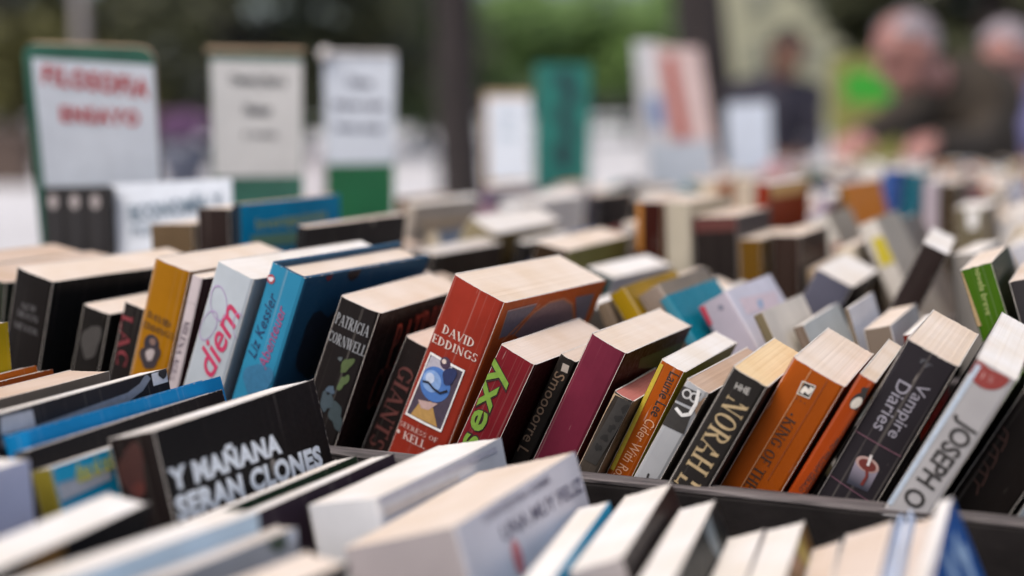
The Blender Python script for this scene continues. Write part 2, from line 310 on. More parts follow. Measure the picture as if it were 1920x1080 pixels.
# lamp post, bollards, planter
metal = plain('pale_painted_metal', (.22, .20, .20), .45, .1, 8)
lp = empty('lamp_post', loc=onground(160, 20)); V, F = [], []; lathe(V, F, [(.16, 0), (.16, .5), (.09, .6), (.085, 2.2), (.10, 2.25), (.08, 2.3), (.06, 4.4)], 16); mesh_obj('pole', V, F, metal, lp, True)
V, F = [], []; lathe(V, F, [(.05, 4.41), (.2, 4.5), (.26, 4.9), (.1, 5.05), (.02, 5.2)], 16); mesh_obj('lantern', V, F, plain('lantern_glass', (.6, .58, .52), .2), lp, True); tag(lp, 'pale lamp post rising above the left sign board', 'lamp post')
def bollard(px, py, Y, label):
    p = at(px, py, Y); o = empty('bollard', loc=(p.x, p.y, 0)); h = p.z; wm = plain('white_paint', (.72, .71, .74), .4, .06, 10)
    V, F = [], []; lathe(V, F, [(.10, 0), (.10, .12), (.06, .16), (.055, h - .12), (.075, h - .09), (.04, h - .078)], 16); mesh_obj('post', V, F, plain('bollard_post_paint', (.58, .52, .54), .5, .08, 10), o, True)
    V, F = [], []; lathe(V, F, [(.012, -.08)] + [(.08 * math.cos(R(a)), .08 * math.sin(R(a))) for a in range(-75, 80, 15)] + [(.006, .0799)], 16, (0, 0, h)); mesh_obj('ball', V, F, wm, o, True)
    return tag(o, label, 'bollard', 'white ball topped bollards')
bollard(595, 270, 12, 'white ball topped bollard between the second and third sign boards'); bollard(1094, 226, 12.5, 'white ball topped bollard at the right side of the teal panel')
pl = empty('flower_planter', loc=onground(345, 14)); V, F = [], []; lathe(V, F, [(.26, 0), (.26, .06), (.2, .1), (.2, .62), (.24, .66), (.24, .9), (.20, .9), (.19, .84)], 20); mesh_obj('pot', V, F, plain('navy_glaze', (.07, .08, .12), .35, .15, 6), pl, True)
V, F = leaves([((.1 * math.cos(a), .1 * math.sin(a), 1.06), (.2, .2, .14)) for a in (0, 1.6, 3.1, 4.7)], 700, .035, 5); mesh_obj('flowers', V, F, plain('purple_petals', (.20, .10, .22), .6, .3, 30), pl); tag(pl, 'dark planter with purple flowers between the first and second sign boards', 'planter')

# ---------------------------------------------------------------- table and trays
wood = plain('table_wood', (.12, .085, .06), .7, .3, 9, .3, (1, 6, 6)); tray_m = plain('dark_tray_paint', (.013, .011, .011), .75, .35, 30, .3)
tray_m.node_tree.nodes['Principled BSDF'].inputs['Specular IOR Level'].default_value = .12
edge_m = plain('worn_tray_edge', (.115, .10, .10), .75, .6, 22, .6, (1, 9, 9))
SL, SR = -1.02, 1.35; Q_END = 3.45
TM = frame(row(0, 0, 0), UU, VV, ZZ)
tb = empty('trestle_table', frame(row(0, 0, -FLOOR), UU, VV, ZZ)); ZT = FLOOR - .052
for i in range(9):
    a = -.46 + i * .43; box('plank', SL - .03, SR, a, a + .424, ZT - .03, ZT, wood, tb, .002)
for x_ in (SL + .15, SR - .15):
    for y_ in (-.3, 1.4, 3.2): box('leg', x_ - .03, x_ + .03, y_ - .03, y_ + .03, 0, ZT - .032, wood, tb, .003)
tag(tb, 'long wooden trestle table under the book trays', 'table')
def tray(q0_, q1_, fl, label, name='book_tray', left=SL, right=SR - .02):
    """one row tray: floor, two end boards, and the board in front (its top edge rubbed grey)"""
    o = empty(name, frame(row(0, 0, 0), UU, VV, ZZ)); z0 = -.0505
    box('floor_board', left + .0125, right - .0125, q0_ + .0125, q1_ - .0005, z0, fl - .0008, tray_m, o)
    fb = box('front_board', left, right, q0_, q0_ + .012, z0, .0955, tray_m, o, .0012); box('edge_strip', left, right, q0_ + .0002, q0_ + .0118, .0957, .0985, edge_m, fb, .001)
    for x_ in (left, right - .012): box('end_board', x_, x_ + .012, q0_ + .0125, q1_ - .0005, z0, .0945, tray_m, o, .0012)
    return tag(o, label, 'tray', 'book trays')
ROWS = [0, .155, .31, .465, .62, .775, .93, 1.085, 1.24] + [1.40 + .16 * i for i in range(12)]
tray(-.43, -.2455, -.03, 'nearest book tray at the bottom edge of the picture')
tray(-.245, -.0305, -.03, 'front book tray with low books and a dark inner wall')
ORD = 'second third fourth fifth sixth seventh eighth ninth tenth eleventh twelfth thirteenth fourteenth fifteenth sixteenth seventeenth eighteenth nineteenth twentieth twenty-first'.split()

# fitted poses: row, tray floor, then s, q, lean, thickness, width, height, yaw
FIT = {
 'm_1': ('main', 0, -0.7242, -0.0019, 0.185, 0.0278, 0.1492, 0.1815, 0.0098),
 'm0': ('main', 0, -0.6658, 0.01, 0.1546, 0.0407, 0.1411, 0.1749, -0.0429),
 'twil': ('main', 0, -0.6337, -0.0028, 0.2573, 0.0306, 0.14, 0.1838, 0.0696),
 'blk2': ('main', 0, -0.597, 0.0041, 0.2656, 0.0206, 0.11, 0.1643, 0.0143),
 'lac': ('main', 0, -0.5754, 0.0053, 0.2882, 0.0178, 0.1098, 0.169, -0.0032),
 'yell': ('main', 0, -0.5471, -0.0013, 0.2881, 0.0261, 0.112, 0.1953, -0.0031),
 'mile': ('main', 0, -0.5379, 0.0, 0.2882, 0.0079, 0.12, 0.1915, 0.0182),
 'diem': ('main', 0, -0.5088, -0.0107, 0.3573, 0.0271, 0.148, 0.1992, 0.0701),
 'kess': ('main', 0, -0.4791, -0.0089, 0.3592, 0.0238, 0.1393, 0.2012, 0.049),
 'corn': ('main', 0, -0.4321, -0.0033, 0.3555, 0.0256, 0.1229, 0.181, -0.0447),
 'ants': ('main', 0, -0.4128, 0.0195, 0.4138, 0.0178, 0.108, 0.1615, 0.0004),
 'redd': ('main', 0, -0.3745, 0.013, 0.4112, 0.0345, 0.122, 0.1949, 0.1187),
 'sexy': ('main', 0, -0.3441, -0.0122, 0.4461, 0.0219, 0.107, 0.1666, 0.0414),
 'smoo': ('main', 0, -0.3303, 0.0103, 0.446, 0.0094, 0.11, 0.1651, 0.0271),
 'burg': ('main', 0, -0.3046, 0.0101, 0.4434, 0.0218, 0.108, 0.1721, 0.0375),
 'old': ('main', 0, -0.2876, 0.001, 0.4439, 0.0115, 0.0739, 0.146, -0.0102),
 'laur': ('main', 0, -0.2715, 0.015, 0.4439, 0.0141, 0.1067, 0.1621, 0.0061),
 'grey': ('main', 0, -0.2563, -0.0093, 0.4851, 0.0136, 0.11, 0.1601, 0.0326),
 'nora': ('main', 0, -0.2292, -0.0255, 0.4869, 0.0192, 0.0968, 0.169, -0.0206),
 'king': ('main', 0, -0.1962, -0.005, 0.4868, 0.0282, 0.1052, 0.1675, -0.0281),
 'peng': ('main', 0, -0.1851, -0.0058, 0.4948, 0.0086, 0.1159, 0.1719, -0.0291),
 'vamp': ('main', 0, -0.148, 0.0018, 0.4691, 0.0269, 0.1109, 0.1799, -0.0091),
 'jose': ('main', 0, -0.125, -0.0297, 0.4901, 0.0197, 0.161, 0.1831, -0.0091),
 'blke': ('main', 0, -0.0938, -0.0021, 0.5135, 0.0267, 0.11, 0.1625, 0.0027),
 'endb': ('main', 0, -0.0755, -0.0021, 0.5206, 0.0148, 0.11, 0.1447, 0.0031),
 'yel2': ('front', -0.03, -0.5452, -0.2016, -0.0442, 0.0201, 0.12, 0.1948, -0.0004),
 'ora1': ('front', -0.03, -0.5041, -0.1829, -0.2026, 0.0096, 0.11, 0.1728, -0.0299),
 'ora2': ('front', -0.03, -0.4933, -0.182, -0.2025, 0.0094, 0.109, 0.1716, -0.0299),
 'bei3': ('front', -0.03, -0.4669, -0.2162, -0.0448, 0.0251, 0.12, 0.1754, -0.0031),
 'whi4': ('front', -0.03, -0.4012, -0.2344, -0.2071, 0.0158, 0.14, 0.1807, -0.0168),
 'blu5': ('front', -0.03, -0.3729, -0.2198, -0.2777, 0.0137, 0.1404, 0.178, 0.0151),
 'blk6': ('front', -0.03, -0.3585, -0.2332, -0.2778, 0.0089, 0.1401, 0.1757, -0.012),
 'cya7': ('front', -0.03, -0.3454, -0.2375, -0.2777, 0.0116, 0.13, 0.1697, -0.012),
 'mana': ('front', -0.03, -0.3194, -0.21, -0.2453, 0.0249, 0.1261, 0.1776, 0.0071),
 'gre11': ('front', -0.03, -0.2925, -0.2187, -0.2877, 0.0119, 0.12, 0.1487, 0.0333),
 'pur12': ('front', -0.03, -0.2773, -0.2165, -0.2531, 0.0119, 0.12, 0.1502, 0.0285),
 'whi15': ('front', -0.03, -0.2406, -0.1878, -0.2043, 0.0342, 0.12, 0.1501, 0.0218),
 'cre17': ('front', -0.03, -0.1754, -0.2257, -0.2883, 0.0488, 0.1278, 0.1509, -0.0083),
 'cya18': ('front', -0.03, -0.1402, -0.2242, -0.2901, 0.0139, 0.12, 0.1435, -0.1474),
 'whi19': ('front', -0.03, -0.112, -0.1941, -0.3507, 0.0219, 0.112, 0.1481, -0.1302),
 'whi20': ('front', -0.03, -0.0908, -0.2105, -0.3319, 0.0161, 0.1137, 0.1478, -0.1302),
 'whi21': ('front', -0.03, -0.0734, -0.2098, -0.3319, 0.0154, 0.1111, 0.1374, -0.1302),
 'whi22': ('front', -0.03, -0.0547, -0.2137, -0.3361, 0.0159, 0.112, 0.144, -0.1147),
 'pin23': ('front', -0.03, -0.0304, -0.2142, -0.4064, 0.0119, 0.1095, 0.143, -0.1147),
 'pin24': ('front', -0.03, -0.0093, -0.2211, -0.4062, 0.0194, 0.1126, 0.1518, -0.0838),
 'lbl25': ('front', -0.03, -0.0023, -0.21, -0.4062, 0.0052, 0.1197, 0.1575, -0.0777),
 'pin26': ('front', -0.03, 0.0082, -0.2111, -0.4062, 0.01, 0.1172, 0.1561, -0.0778),
 'blu27': ('front', -0.03, 0.0167, -0.2314, -0.406, 0.0056, 0.119, 0.1711, -0.0433),
 'lav9': ('near', -0.03, -0.3771, -0.3747, -0.0618, 0.0198, 0.12, 0.1732, 0.0011),
 'dar10': ('near', -0.03, -0.3462, -0.374, 0.1292, 0.0179, 0.12, 0.1634, -0.0593),
 'lbl13': ('near', -0.03, -0.2948, -0.3624, -0.0866, 0.017, 0.1196, 0.1595, 0.1417),
 'gre14': ('near', -0.03, -0.2798, -0.3453, -0.0865, 0.0096, 0.1096, 0.1537, 0.1262),
 'bei_n': ('near', -0.03, -0.264, -0.3727, 0.0365, 0.019, 0.11, 0.1541, 0.1695),
 'tan_a0': ('back2', 0, -0.2297, 0.1667, -0.4027, 0.0088, 0.11, 0.1706, 0.003),
 'yel_a': ('back2', 0, -0.1782, 0.1683, -0.5874, 0.0124, 0.11, 0.1957, 0.003),
 'tan_b': ('back2', 0, -0.1554, 0.1771, -0.6025, 0.0165, 0.11, 0.1967, 0.0043),
 'cya_c': ('back2', 0, -0.1428, 0.1554, -0.6023, 0.0071, 0.1006, 0.1979, 0.0316),
 'lav_d': ('back2', 0, -0.1217, 0.1705, -0.5674, 0.0209, 0.1055, 0.1876, 0.0316),
 'cre_e': ('back2', 0, -0.112, 0.1376, -0.4635, 0.0063, 0.0983, 0.1782, 0.0315),
 'tan_f': ('back2', 0, -0.1026, 0.163, -0.4345, 0.007, 0.1093, 0.1653, 0.0064),
 'whi_g': ('back2', 0, -0.0976, 0.1818, -0.3105, 0.0025, 0.0884, 0.1686, 0.0064),
 'tan_h': ('back2', 0, -0.0827, 0.1645, -0.2508, 0.0166, 0.1047, 0.156, 0.0065),
 'red_o': ('back2', 0, -0.075, 0.1398, -0.1928, 0.0063, 0.0916, 0.1561, 0.0129),
 'gre_l': ('back2', 0, -0.0046, 0.1638, -0.3174, 0.0183, 0.12, 0.1987, 0.0001),
 'pin_m': ('back2', 0, 0.0175, 0.1542, -0.2916, 0.0199, 0.12, 0.1923, 0.0004),
 'tan_l': ('far', 0, -0.6073, 0.1727, -0.0304, 0.0378, 0.12, 0.198, -0.0048),
 'dbrown': ('far', 0, -0.5786, 0.1706, -0.0104, 0.0275, 0.1198, 0.2108, -0.0047),
 'blue_l': ('far', 0, -0.5686, 0.1684, -0.0038, 0.0075, 0.1425, 0.2145, -0.0151),
 'black_l': ('far', 0, -0.5467, 0.1733, 0.1356, 0.0076, 0.1477, 0.2013, 0.015),
 'sla_i': ('far', 0, -0.2463, 0.3095, 0.4559, 0.028, 0.12, 0.177, -0.0073),
 'dar_j': ('far', 0, -0.1889, 0.2992, 0.4274, 0.0186, 0.141, 0.2026, -0.0748),
 'whi_r1': ('far', 0, -0.3924, 0.3149, 0.3104, 0.0231, 0.11, 0.1658, 0.1102),
 'oli': ('far', 0, -0.4202, 0.3241, 0.2095, 0.0276, 0.1542, 0.1789, -0.0132),
 'ochre': ('far', 0, -0.614, 0.4696, 0.5546, 0.0274, 0.1568, 0.2032, 0.0153),
 'beige_stack': ('far', 0, -0.7093, 0.6196, 0.2603, 0.012, 0.1452, 0.1927, 0.0503),
 'dgrey': ('far', 0, -0.5243, 0.32, 0.1836, 0.0207, 0.1246, 0.1706, 0.048),
 'lime': ('far', 0, -0.9397, 0.9297, 0.0563, 0.015, 0.1235, 0.1607, -0.0052),
 'orabr': ('far', 0, -0.3551, 0.47, 0.0063, 0.0235, 0.13, 0.2039, 0.0006),
 'cream_g': ('far', 0, -0.323, 0.47, -0.0365, 0.0218, 0.13, 0.204, -0.0002),
 'blkred': ('far', 0, -0.2806, 0.47, -0.0516, 0.038, 0.12, 0.1927, -0.0005),
 'brown1': ('far', 0, -0.2615, 0.47, -0.0475, 0.0197, 0.12, 0.1756, -0.0009),
 'brown2': ('far', 0, -0.2357, 0.4851, -0.0334, 0.0239, 0.12, 0.1783, -0.0004),
 'cream_h': ('far', 0, -0.4189, 1.0799, -0.0213, 0.0258, 0.12, 0.1944, -0.0001),
 'redora': ('far', 0, -0.3105, 0.6196, 0.0526, 0.0117, 0.152, 0.2136, 0.0497),
 'orange': ('far', 0, -0.1997, 0.7695, -0.2826, 0.008, 0.1533, 0.2131, 0.0758),
 'grey_w': ('far', 0, -0.1492, 0.6201, -0.501, 0.0214, 0.12, 0.2026, -0.004),
 'whi_y': ('far', 0, -0.0913, 0.5002, -0.4637, 0.0161, 0.12, 0.208, -0.0015),
 'whi_b': ('far', 0, -0.0945, 0.62, -0.4468, 0.0144, 0.12, 0.1972, -0.0008),
 'lavsp': ('far', 0, -0.1812, 0.9299, -0.0167, 0.0159, 0.13, 0.2041, -0.0001),
 'brsp': ('far', 0, -0.1635, 0.9299, -0.0167, 0.0157, 0.13, 0.2022, -0.0002),
 'olisp': ('far', 0, -0.1119, 0.7699, -0.0479, 0.0299, 0.13, 0.1864, -0.0008),
 'mar_s': ('far', 0, -0.191, 1.0793, 0.0568, 0.015, 0.1451, 0.1911, 0.1101),
 'blt': ('far', 0, -0.2786, 1.2398, 0.056, 0.0244, 0.1359, 0.205, 0.0234),
 'teal_s': ('far', 0, -0.2588, 1.2399, 0.0845, 0.018, 0.13, 0.2022, 0.0002),
 'whi_rr': ('far', 0, 0.0261, 0.47, -0.4852, 0.0157, 0.13, 0.1971, -0.0005),
 'whi_s': ('far', 0, -0.0711, 0.3804, -0.1317, 0.019, 0.1165, 0.1783, 0.0735),
 'purp': ('far', 0, -0.7514, 0.9295, 0.206, 0.0127, 0.1512, 0.1891, 0.0048),
 'whi_p': ('far', 0, -0.5877, 0.6593, 0.1377, 0.0244, 0.1763, 0.1894, 0.0378),
 'dark_c': ('far', 0, -0.589, 0.9299, 0.0734, 0.0153, 0.139, 0.1822, 0.0047),
 'brown_c': ('far', 0, -0.7541, 0.7699, 0.0184, 0.0113, 0.12, 0.1832, 0.0009),
}
SIGN = {
 'sign1': (-0.3619, 1.256, 0.2491, 0.0029, -0.2712, -0.0353, 0.1107, 0.1782),
 'sign2': (-0.2655, 1.5099, 0.2681, 0.2517, 0.0098, -0.0042, 0.0939, 0.1485),
 'sign3': (-0.1901, 1.8121, 0.2686, 0.2662, -0.0023, -0.0065, 0.0867, 0.1629),
 'black3': (-0.3572, 1.1835, 0.1933, -0.0411, 0.0249, 0.0152, 0.0554, 0.0487),
 'econ': (-0.2828, 1.1944, 0.2002, -0.0967, 0.1543, 0.0519, 0.1029, 0.0437),
 'white4': (-0.0081, 2.5135, 0.2386, 0.0371, 0.071, 0.0116, 0.0811, 0.154),
 'teal': (0.0951, 2.7171, 0.2552, 0.1551, -0.0346, -0.0023, 0.1039, 0.2288),
 'blueposter': (0.2974, 3.1272, 0.3157, 0.2843, 0.1887, 0.0164, 0.0566, 0.237),
 'redposter': (0.3601, 3.0264, 0.315, 0.5397, 0.3021, -0.0287, 0.12, 0.215),
 'greyboard': (0.3195, 2.7092, 0.1907, 0.2112, 0.1823, 0.0379, 0.1277, 0.0723),
 'green': (1.2289, 5.0469, 0.3634, 0.0617, 0.0962, 0.0042, 0.2468, 0.2271),
 'bag': (0.5439, 3.3189, 0.2344, -0.0031, 0.1141, 0.0332, 0.1002, 0.1375),
}

# ---------------------------------------------------------------- books
class Bk: pass
CARD = plain('card_edge', (.66, .61, .56), .85, .15, 300)
def book_axes(x, fl):
    s, q, th, t, w, h, phi = x
    base = row(s, q, fl); a = PSI + phi
    u2 = Vector((math.cos(a), -math.sin(a), 0)); v2 = Vector((math.sin(a), math.cos(a), 0))
    up = ZZ * math.cos(th) + u2 * math.sin(th); tk = u2 * math.cos(th) - ZZ * math.sin(th)
    B0 = base - tk * t if th >= 0 else base - u2 * (t * math.cos(th))
    return B0, tk, v2, up
def cover_mesh(t, w, h, c, bulge, seed, detail=1):
    rng = random.Random(seed); r = min(.0022, t * .18)
    prof = []                                   # outer x,y, inner x,y, wear, segment to next (0 left,1 spine,2 right)
    ys = [w, w - .0012, w * .66, w * .33] if detail else [w, w * .5]
    for i, y in enumerate(ys): prof.append((0, y, c, y, 1 if i == 0 else 0, 0))
    prof.append((0, r, c, max(r, c), .1, 0)); prof.append((r * .3, r * .3, c, c, .4, 1))
    n = 6 if detail else 3
    for i in range(n):
        x = r + (t - 2 * r) * i / (n - 1); y = -bulge * math.sin(math.pi * x / t)
        prof.append((x, y, min(max(x, c), t - c), c + y * .8, .2 if i in (0, n - 1) else 0, 1))
    prof.append((t - r * .3, r * .3, t - c, c, .4, 2)); prof.append((t, r, t - c, max(r, c), .1, 2))
    for i, y in enumerate(reversed(ys)): prof.append((t, y, t - c, y, 1 if i == len(ys) - 1 else 0, 2))
    zs = [0, .0012, h * .35, h * .7, h - .0025, h - .0006, h] if detail else [0, h - .002, h]
    zw = [1, 0, 0, 0, 0, .55, 1] if detail else [.8, 0, 1]
    V, W, F, MI = [], [], [], []; m = len(prof)
    jit = [rng.uniform(-.0003, .0001) for _ in prof]
    for k, z in enumerate(zs):
        for i, p in enumerate(prof):
            zz = z + (jit[i] if k == len(zs) - 1 else 0)
            V.append((p[0], p[1], zz)); W.append(max(p[4] * (1 if p[4] == 1 else (.75 + .25 * zw[k])), zw[k]))
    no = len(V)
    for k, z in enumerate(zs):
        for i, p in enumerate(prof):
            V.append((p[2], p[3], z + (jit[i] if k == len(zs) - 1 else 0))); W.append(0)
    for k in range(len(zs) - 1):
        for i in range(m - 1):
            a = k * m + i
            F.append((a, a + 1, a + 1 + m, a + m)); MI.append(prof[i][5])
            F.append((no + a, no + a + m, no + a + 1 + m, no + a + 1)); MI.append(3)
    top = (len(zs) - 1) * m
    for i in range(m - 1):
        F.append((top + i, top + i + 1, no + top + i + 1, no + top + i)); MI.append(3)
        F.append((i, no + i, no + i + 1, i + 1)); MI.append(3)
    for k in range(len(zs) - 1):
        for i in (0, m - 1):
            a = k * m + i; q = (a, a + m, no + a + m, no + a); F.append(q if i == 0 else q[::-1]); MI.append(3)
    return V, F, W, MI
def pages_mesh(t, w, h, c, bulge, seed, over, detail=1):
    rng = random.Random(seed + 5); g = .00008
    x0, x1 = c + g, t - c - g; nx = max(3, min(26, int((x1 - x0) / .0013))) if detail else 2; ny = 5 if detail else 1
    ztop = h - (.0002 if over < .001 else over); V, F = [], []
    off = [rng.uniform(-.00012, .00006) for _ in range(nx + 1)]; dip = rng.uniform(-.0001, .0003)
    for lvl in (0, 1):
        for i in range(nx + 1):
            x = x0 + (x1 - x0) * i / nx
            ya = c - bulge * .8 * math.sin(math.pi * x / t) + g; yb = w - (.0012 if over < .001 else over) + (rng.uniform(-.0006, .0004) if detail else 0)
            for j in range(ny + 1):
                y = ya + (yb - ya) * j / ny
                z = 0.0004 if lvl == 0 else ztop + (off[i] * .8 - dip * math.sin(math.pi * j / ny) if detail else 0)
                V.append((x, y, z))
    n = (nx + 1) * (ny + 1); idx = lambda l, i, j: l * n + i * (ny + 1) + j
    for i in range(nx):
        for j in range(ny):
            F.append((idx(1, i, j), idx(1, i + 1, j), idx(1, i + 1, j + 1), idx(1, i, j + 1)))
    for i in range(nx):
        F.append((idx(0, i, 0), idx(0, i + 1, 0), idx(1, i + 1, 0), idx(1, i, 0)))
        F.append((idx(0, i + 1, ny), idx(0, i, ny), idx(1, i, ny), idx(1, i + 1, ny)))
    for j in range(ny):
        F.append((idx(0, 0, j + 1), idx(0, 0, j), idx(1, 0, j), idx(1, 0, j + 1)))
        F.append((idx(0, nx, j), idx(0, nx, j + 1), idx(1, nx, j + 1), idx(1, nx, j)))
    F.append((idx(0, 0, 0), idx(0, 0, ny), idx(0, nx, ny), idx(0, nx, 0)))
    return V, F
_seed = [100]
def make_book(x, fl, spine, right=None, left=None, page='cream', hard=False, rough=.42, wear=1.0, bulge=None, detail=1, mottled=0, name=None, card=None):
    _seed[0] += 1; sd = _seed[0]; rng = random.Random(sd)
    B0, tk, v, up = book_axes(x, fl); t, w, h = x[3], x[4], x[5]
    b = Bk(); b.t, b.w, b.h = t, w, h; b.M = frame(B0, tk, v, up); b.Mi = b.M.inverted()
    b.bulge = bulge if bulge is not None else (min(.002, t * .05) * rng.uniform(.2, 1)); b.x = x
    right = right or spine; left = left or right
    c = .0022 if hard else .0006
    c = min(c, t * .2)
    b.root = empty(name or ('hardback_book' if hard else 'paperback_book'), b.M)
    V, F, W, MI = cover_mesh(t, w, h, c, b.bulge, sd, detail)
    mk = lambda q: q if isinstance(q, bpy.types.Material) else cover_mat(q, rough, wear=wear, mottled=mottled)
    mats = [mk(left), mk(spine), mk(right), (mk(right) if hard else (card or CARD))]
    b.cover = mesh_obj('cover', V, F, None, b.root, attr=W, mats=mats, mi=MI)
    V, F = pages_mesh(t, w, h, c, b.bulge, sd, .0032 if hard else 0, detail)
    b.pages = mesh_obj('page_block', V, F, page_mat(page), b.root)
    return b
def loc(b, surf, px, py):
    """pixel on the photograph -> 2-D point on the book's spine (x,z) or right cover (y,z) plane"""
    o = b.Mi @ CP; d = (b.Mi.to_3x3() @ ray(px, py))
    if surf == 'spine': k = -o.y / d.y; p = o + d * k; return p.x, p.z
    k = (b.t - o.x) / d.x; p = o + d * k; return p.y, p.z
def surf3(b, surf, a, c, off):
    c = min(max(c, .0006), b.h - .0008)
    if surf == 'spine':
        a = min(max(a, .0006), b.t - .0006); return (a, -b.bulge * math.sin(math.pi * a / b.t) - off, c)
    return (b.t + off, min(max(a, .0008), b.w - .0008), c)
def decal(b, surf, shp, p0, p1, H, color, name='title_lettering', off=.0003, mat=None):
    V, F = shp
    xs = [v[0] for v in V]; ys = [v[1] for v in V]; x0, x1, y0, y1 = min(xs), max(xs), min(ys), max(ys)
    a = Vector(loc(b, surf, *p0)); c = Vector(loc(b, surf, *p1)); e = c - a; n = Vector((-e.y, e.x)).normalized()
    out = []
    for vx, vy, vz in V:
        q = a + e * ((vx - x0) / (x1 - x0)) + n * (H * ((vy - y0) / (y1 - y0) - .5))
        out.append(surf3(b, surf, q.x, q.y, off + vz))
    return mesh_obj(name, out, F, mat or ink(color), b.root)
def qgrid(b, surf, px4, color, name='printed_panel', off=.0002, n=6, mat=None, inset=None):
    """four pixel corners (in order round) -> printed panel; inset=k leaves only a frame of relative width k"""
    P = [Vector(loc(b, surf, *p)) for p in px4]; V, F = [], []
    bl = lambda u, v: (P[0] * (1 - u) + P[1] * u) * (1 - v) + (P[3] * (1 - u) + P[2] * u) * v
    us = [i / n for i in range(n + 1)]
    if inset: us = sorted(set(us + [inset, 1 - inset]))
    m = len(us)
    for v in us:
        for u in us: q = bl(u, v); V.append(surf3(b, surf, q.x, q.y, off))
    for j in range(m - 1):
        for i in range(m - 1):
            if inset and inset - 1e-6 <= us[i] < 1 - inset - 1e-6 and inset - 1e-6 <= us[j] < 1 - inset - 1e-6: continue
            F.append((j * m + i, j * m + i + 1, (j + 1) * m + i + 1, (j + 1) * m + i))
    return mesh_obj(name, V, F, mat or ink(color), b.root)
def disc(b, surf, pc, ra, color, name='emblem', off=.0003, asp=1.0, rot=0.0, a0=0, a1=360, ring=0.0, mat=None, wob=0, seed=1):
    a = Vector(loc(b, surf, *pc)); V, F = [], []; n = 24; rng = random.Random(seed)
    ks = [1, .66, .33, 0.0] if not ring else [1, 1 - ring]
    ph = [rng.uniform(0, 6.28) for _ in range(3)]; wb = [1 + wob * (.6 * math.sin(2 * 6.2832 * i / n + ph[0]) + .45 * math.sin(3 * 6.2832 * i / n + ph[1]) + .3 * math.sin(5 * 6.2832 * i / n + ph[2])) for i in range(n + 1)]
    for k in ks:
        for i in range(n + 1):
            t = R(a0 + (a1 - a0) * i / n); x, y = ra * k * wb[i % n if a1 - a0 == 360 else i] * math.cos(t), ra * asp * k * wb[i % n if a1 - a0 == 360 else i] * math.sin(t)
            X, Y = x * math.cos(rot) - y * math.sin(rot), x * math.sin(rot) + y * math.cos(rot)
            V.append(surf3(b, surf, a.x + X, a.y + Y, off))
    for j in range(len(ks) - 1):
        for i in range(n): F.append((j * (n + 1) + i, j * (n + 1) + i + 1, (j + 1) * (n + 1) + i + 1, (j + 1) * (n + 1) + i))
    return mesh_obj(name, V, F, mat or ink(color), b.root)
def stroke(b, surf, pts, width, color, name='printed_line', off=.00035):
    P = [Vector(loc(b, surf, *p)) for p in pts]; V, F = [], []
    Q = []
    for i in range(len(P) - 1):
        for k in range(4): Q.append(P[i].lerp(P[i + 1], k / 4))
    Q.append(P[-1])
    for i, p in enumerate(Q):
        d = (Q[min(i + 1, len(Q) - 1)] - Q[max(i - 1, 0)]).normalized(); n = Vector((-d.y, d.x)) * width / 2
        for q in (p + n, p - n): V.append(surf3(b, surf, q.x, q.y, off))
    for i in range(len(Q) - 1): F.append((2 * i, 2 * i + 1, 2 * i + 3, 2 * i + 2))
    return mesh_obj(name, V, F, ink(color), b.root)

BL = (.030, .025, .024); INK = (.022, .019, .018); WH = (.78, .77, .76)
G_MAIN = 'books in the tray row in focus'; G_FRONT = 'books in the front tray'; G_NEAR = 'books at the near bottom edge'
G_BACK = 'books in the tray rows behind the focused row'
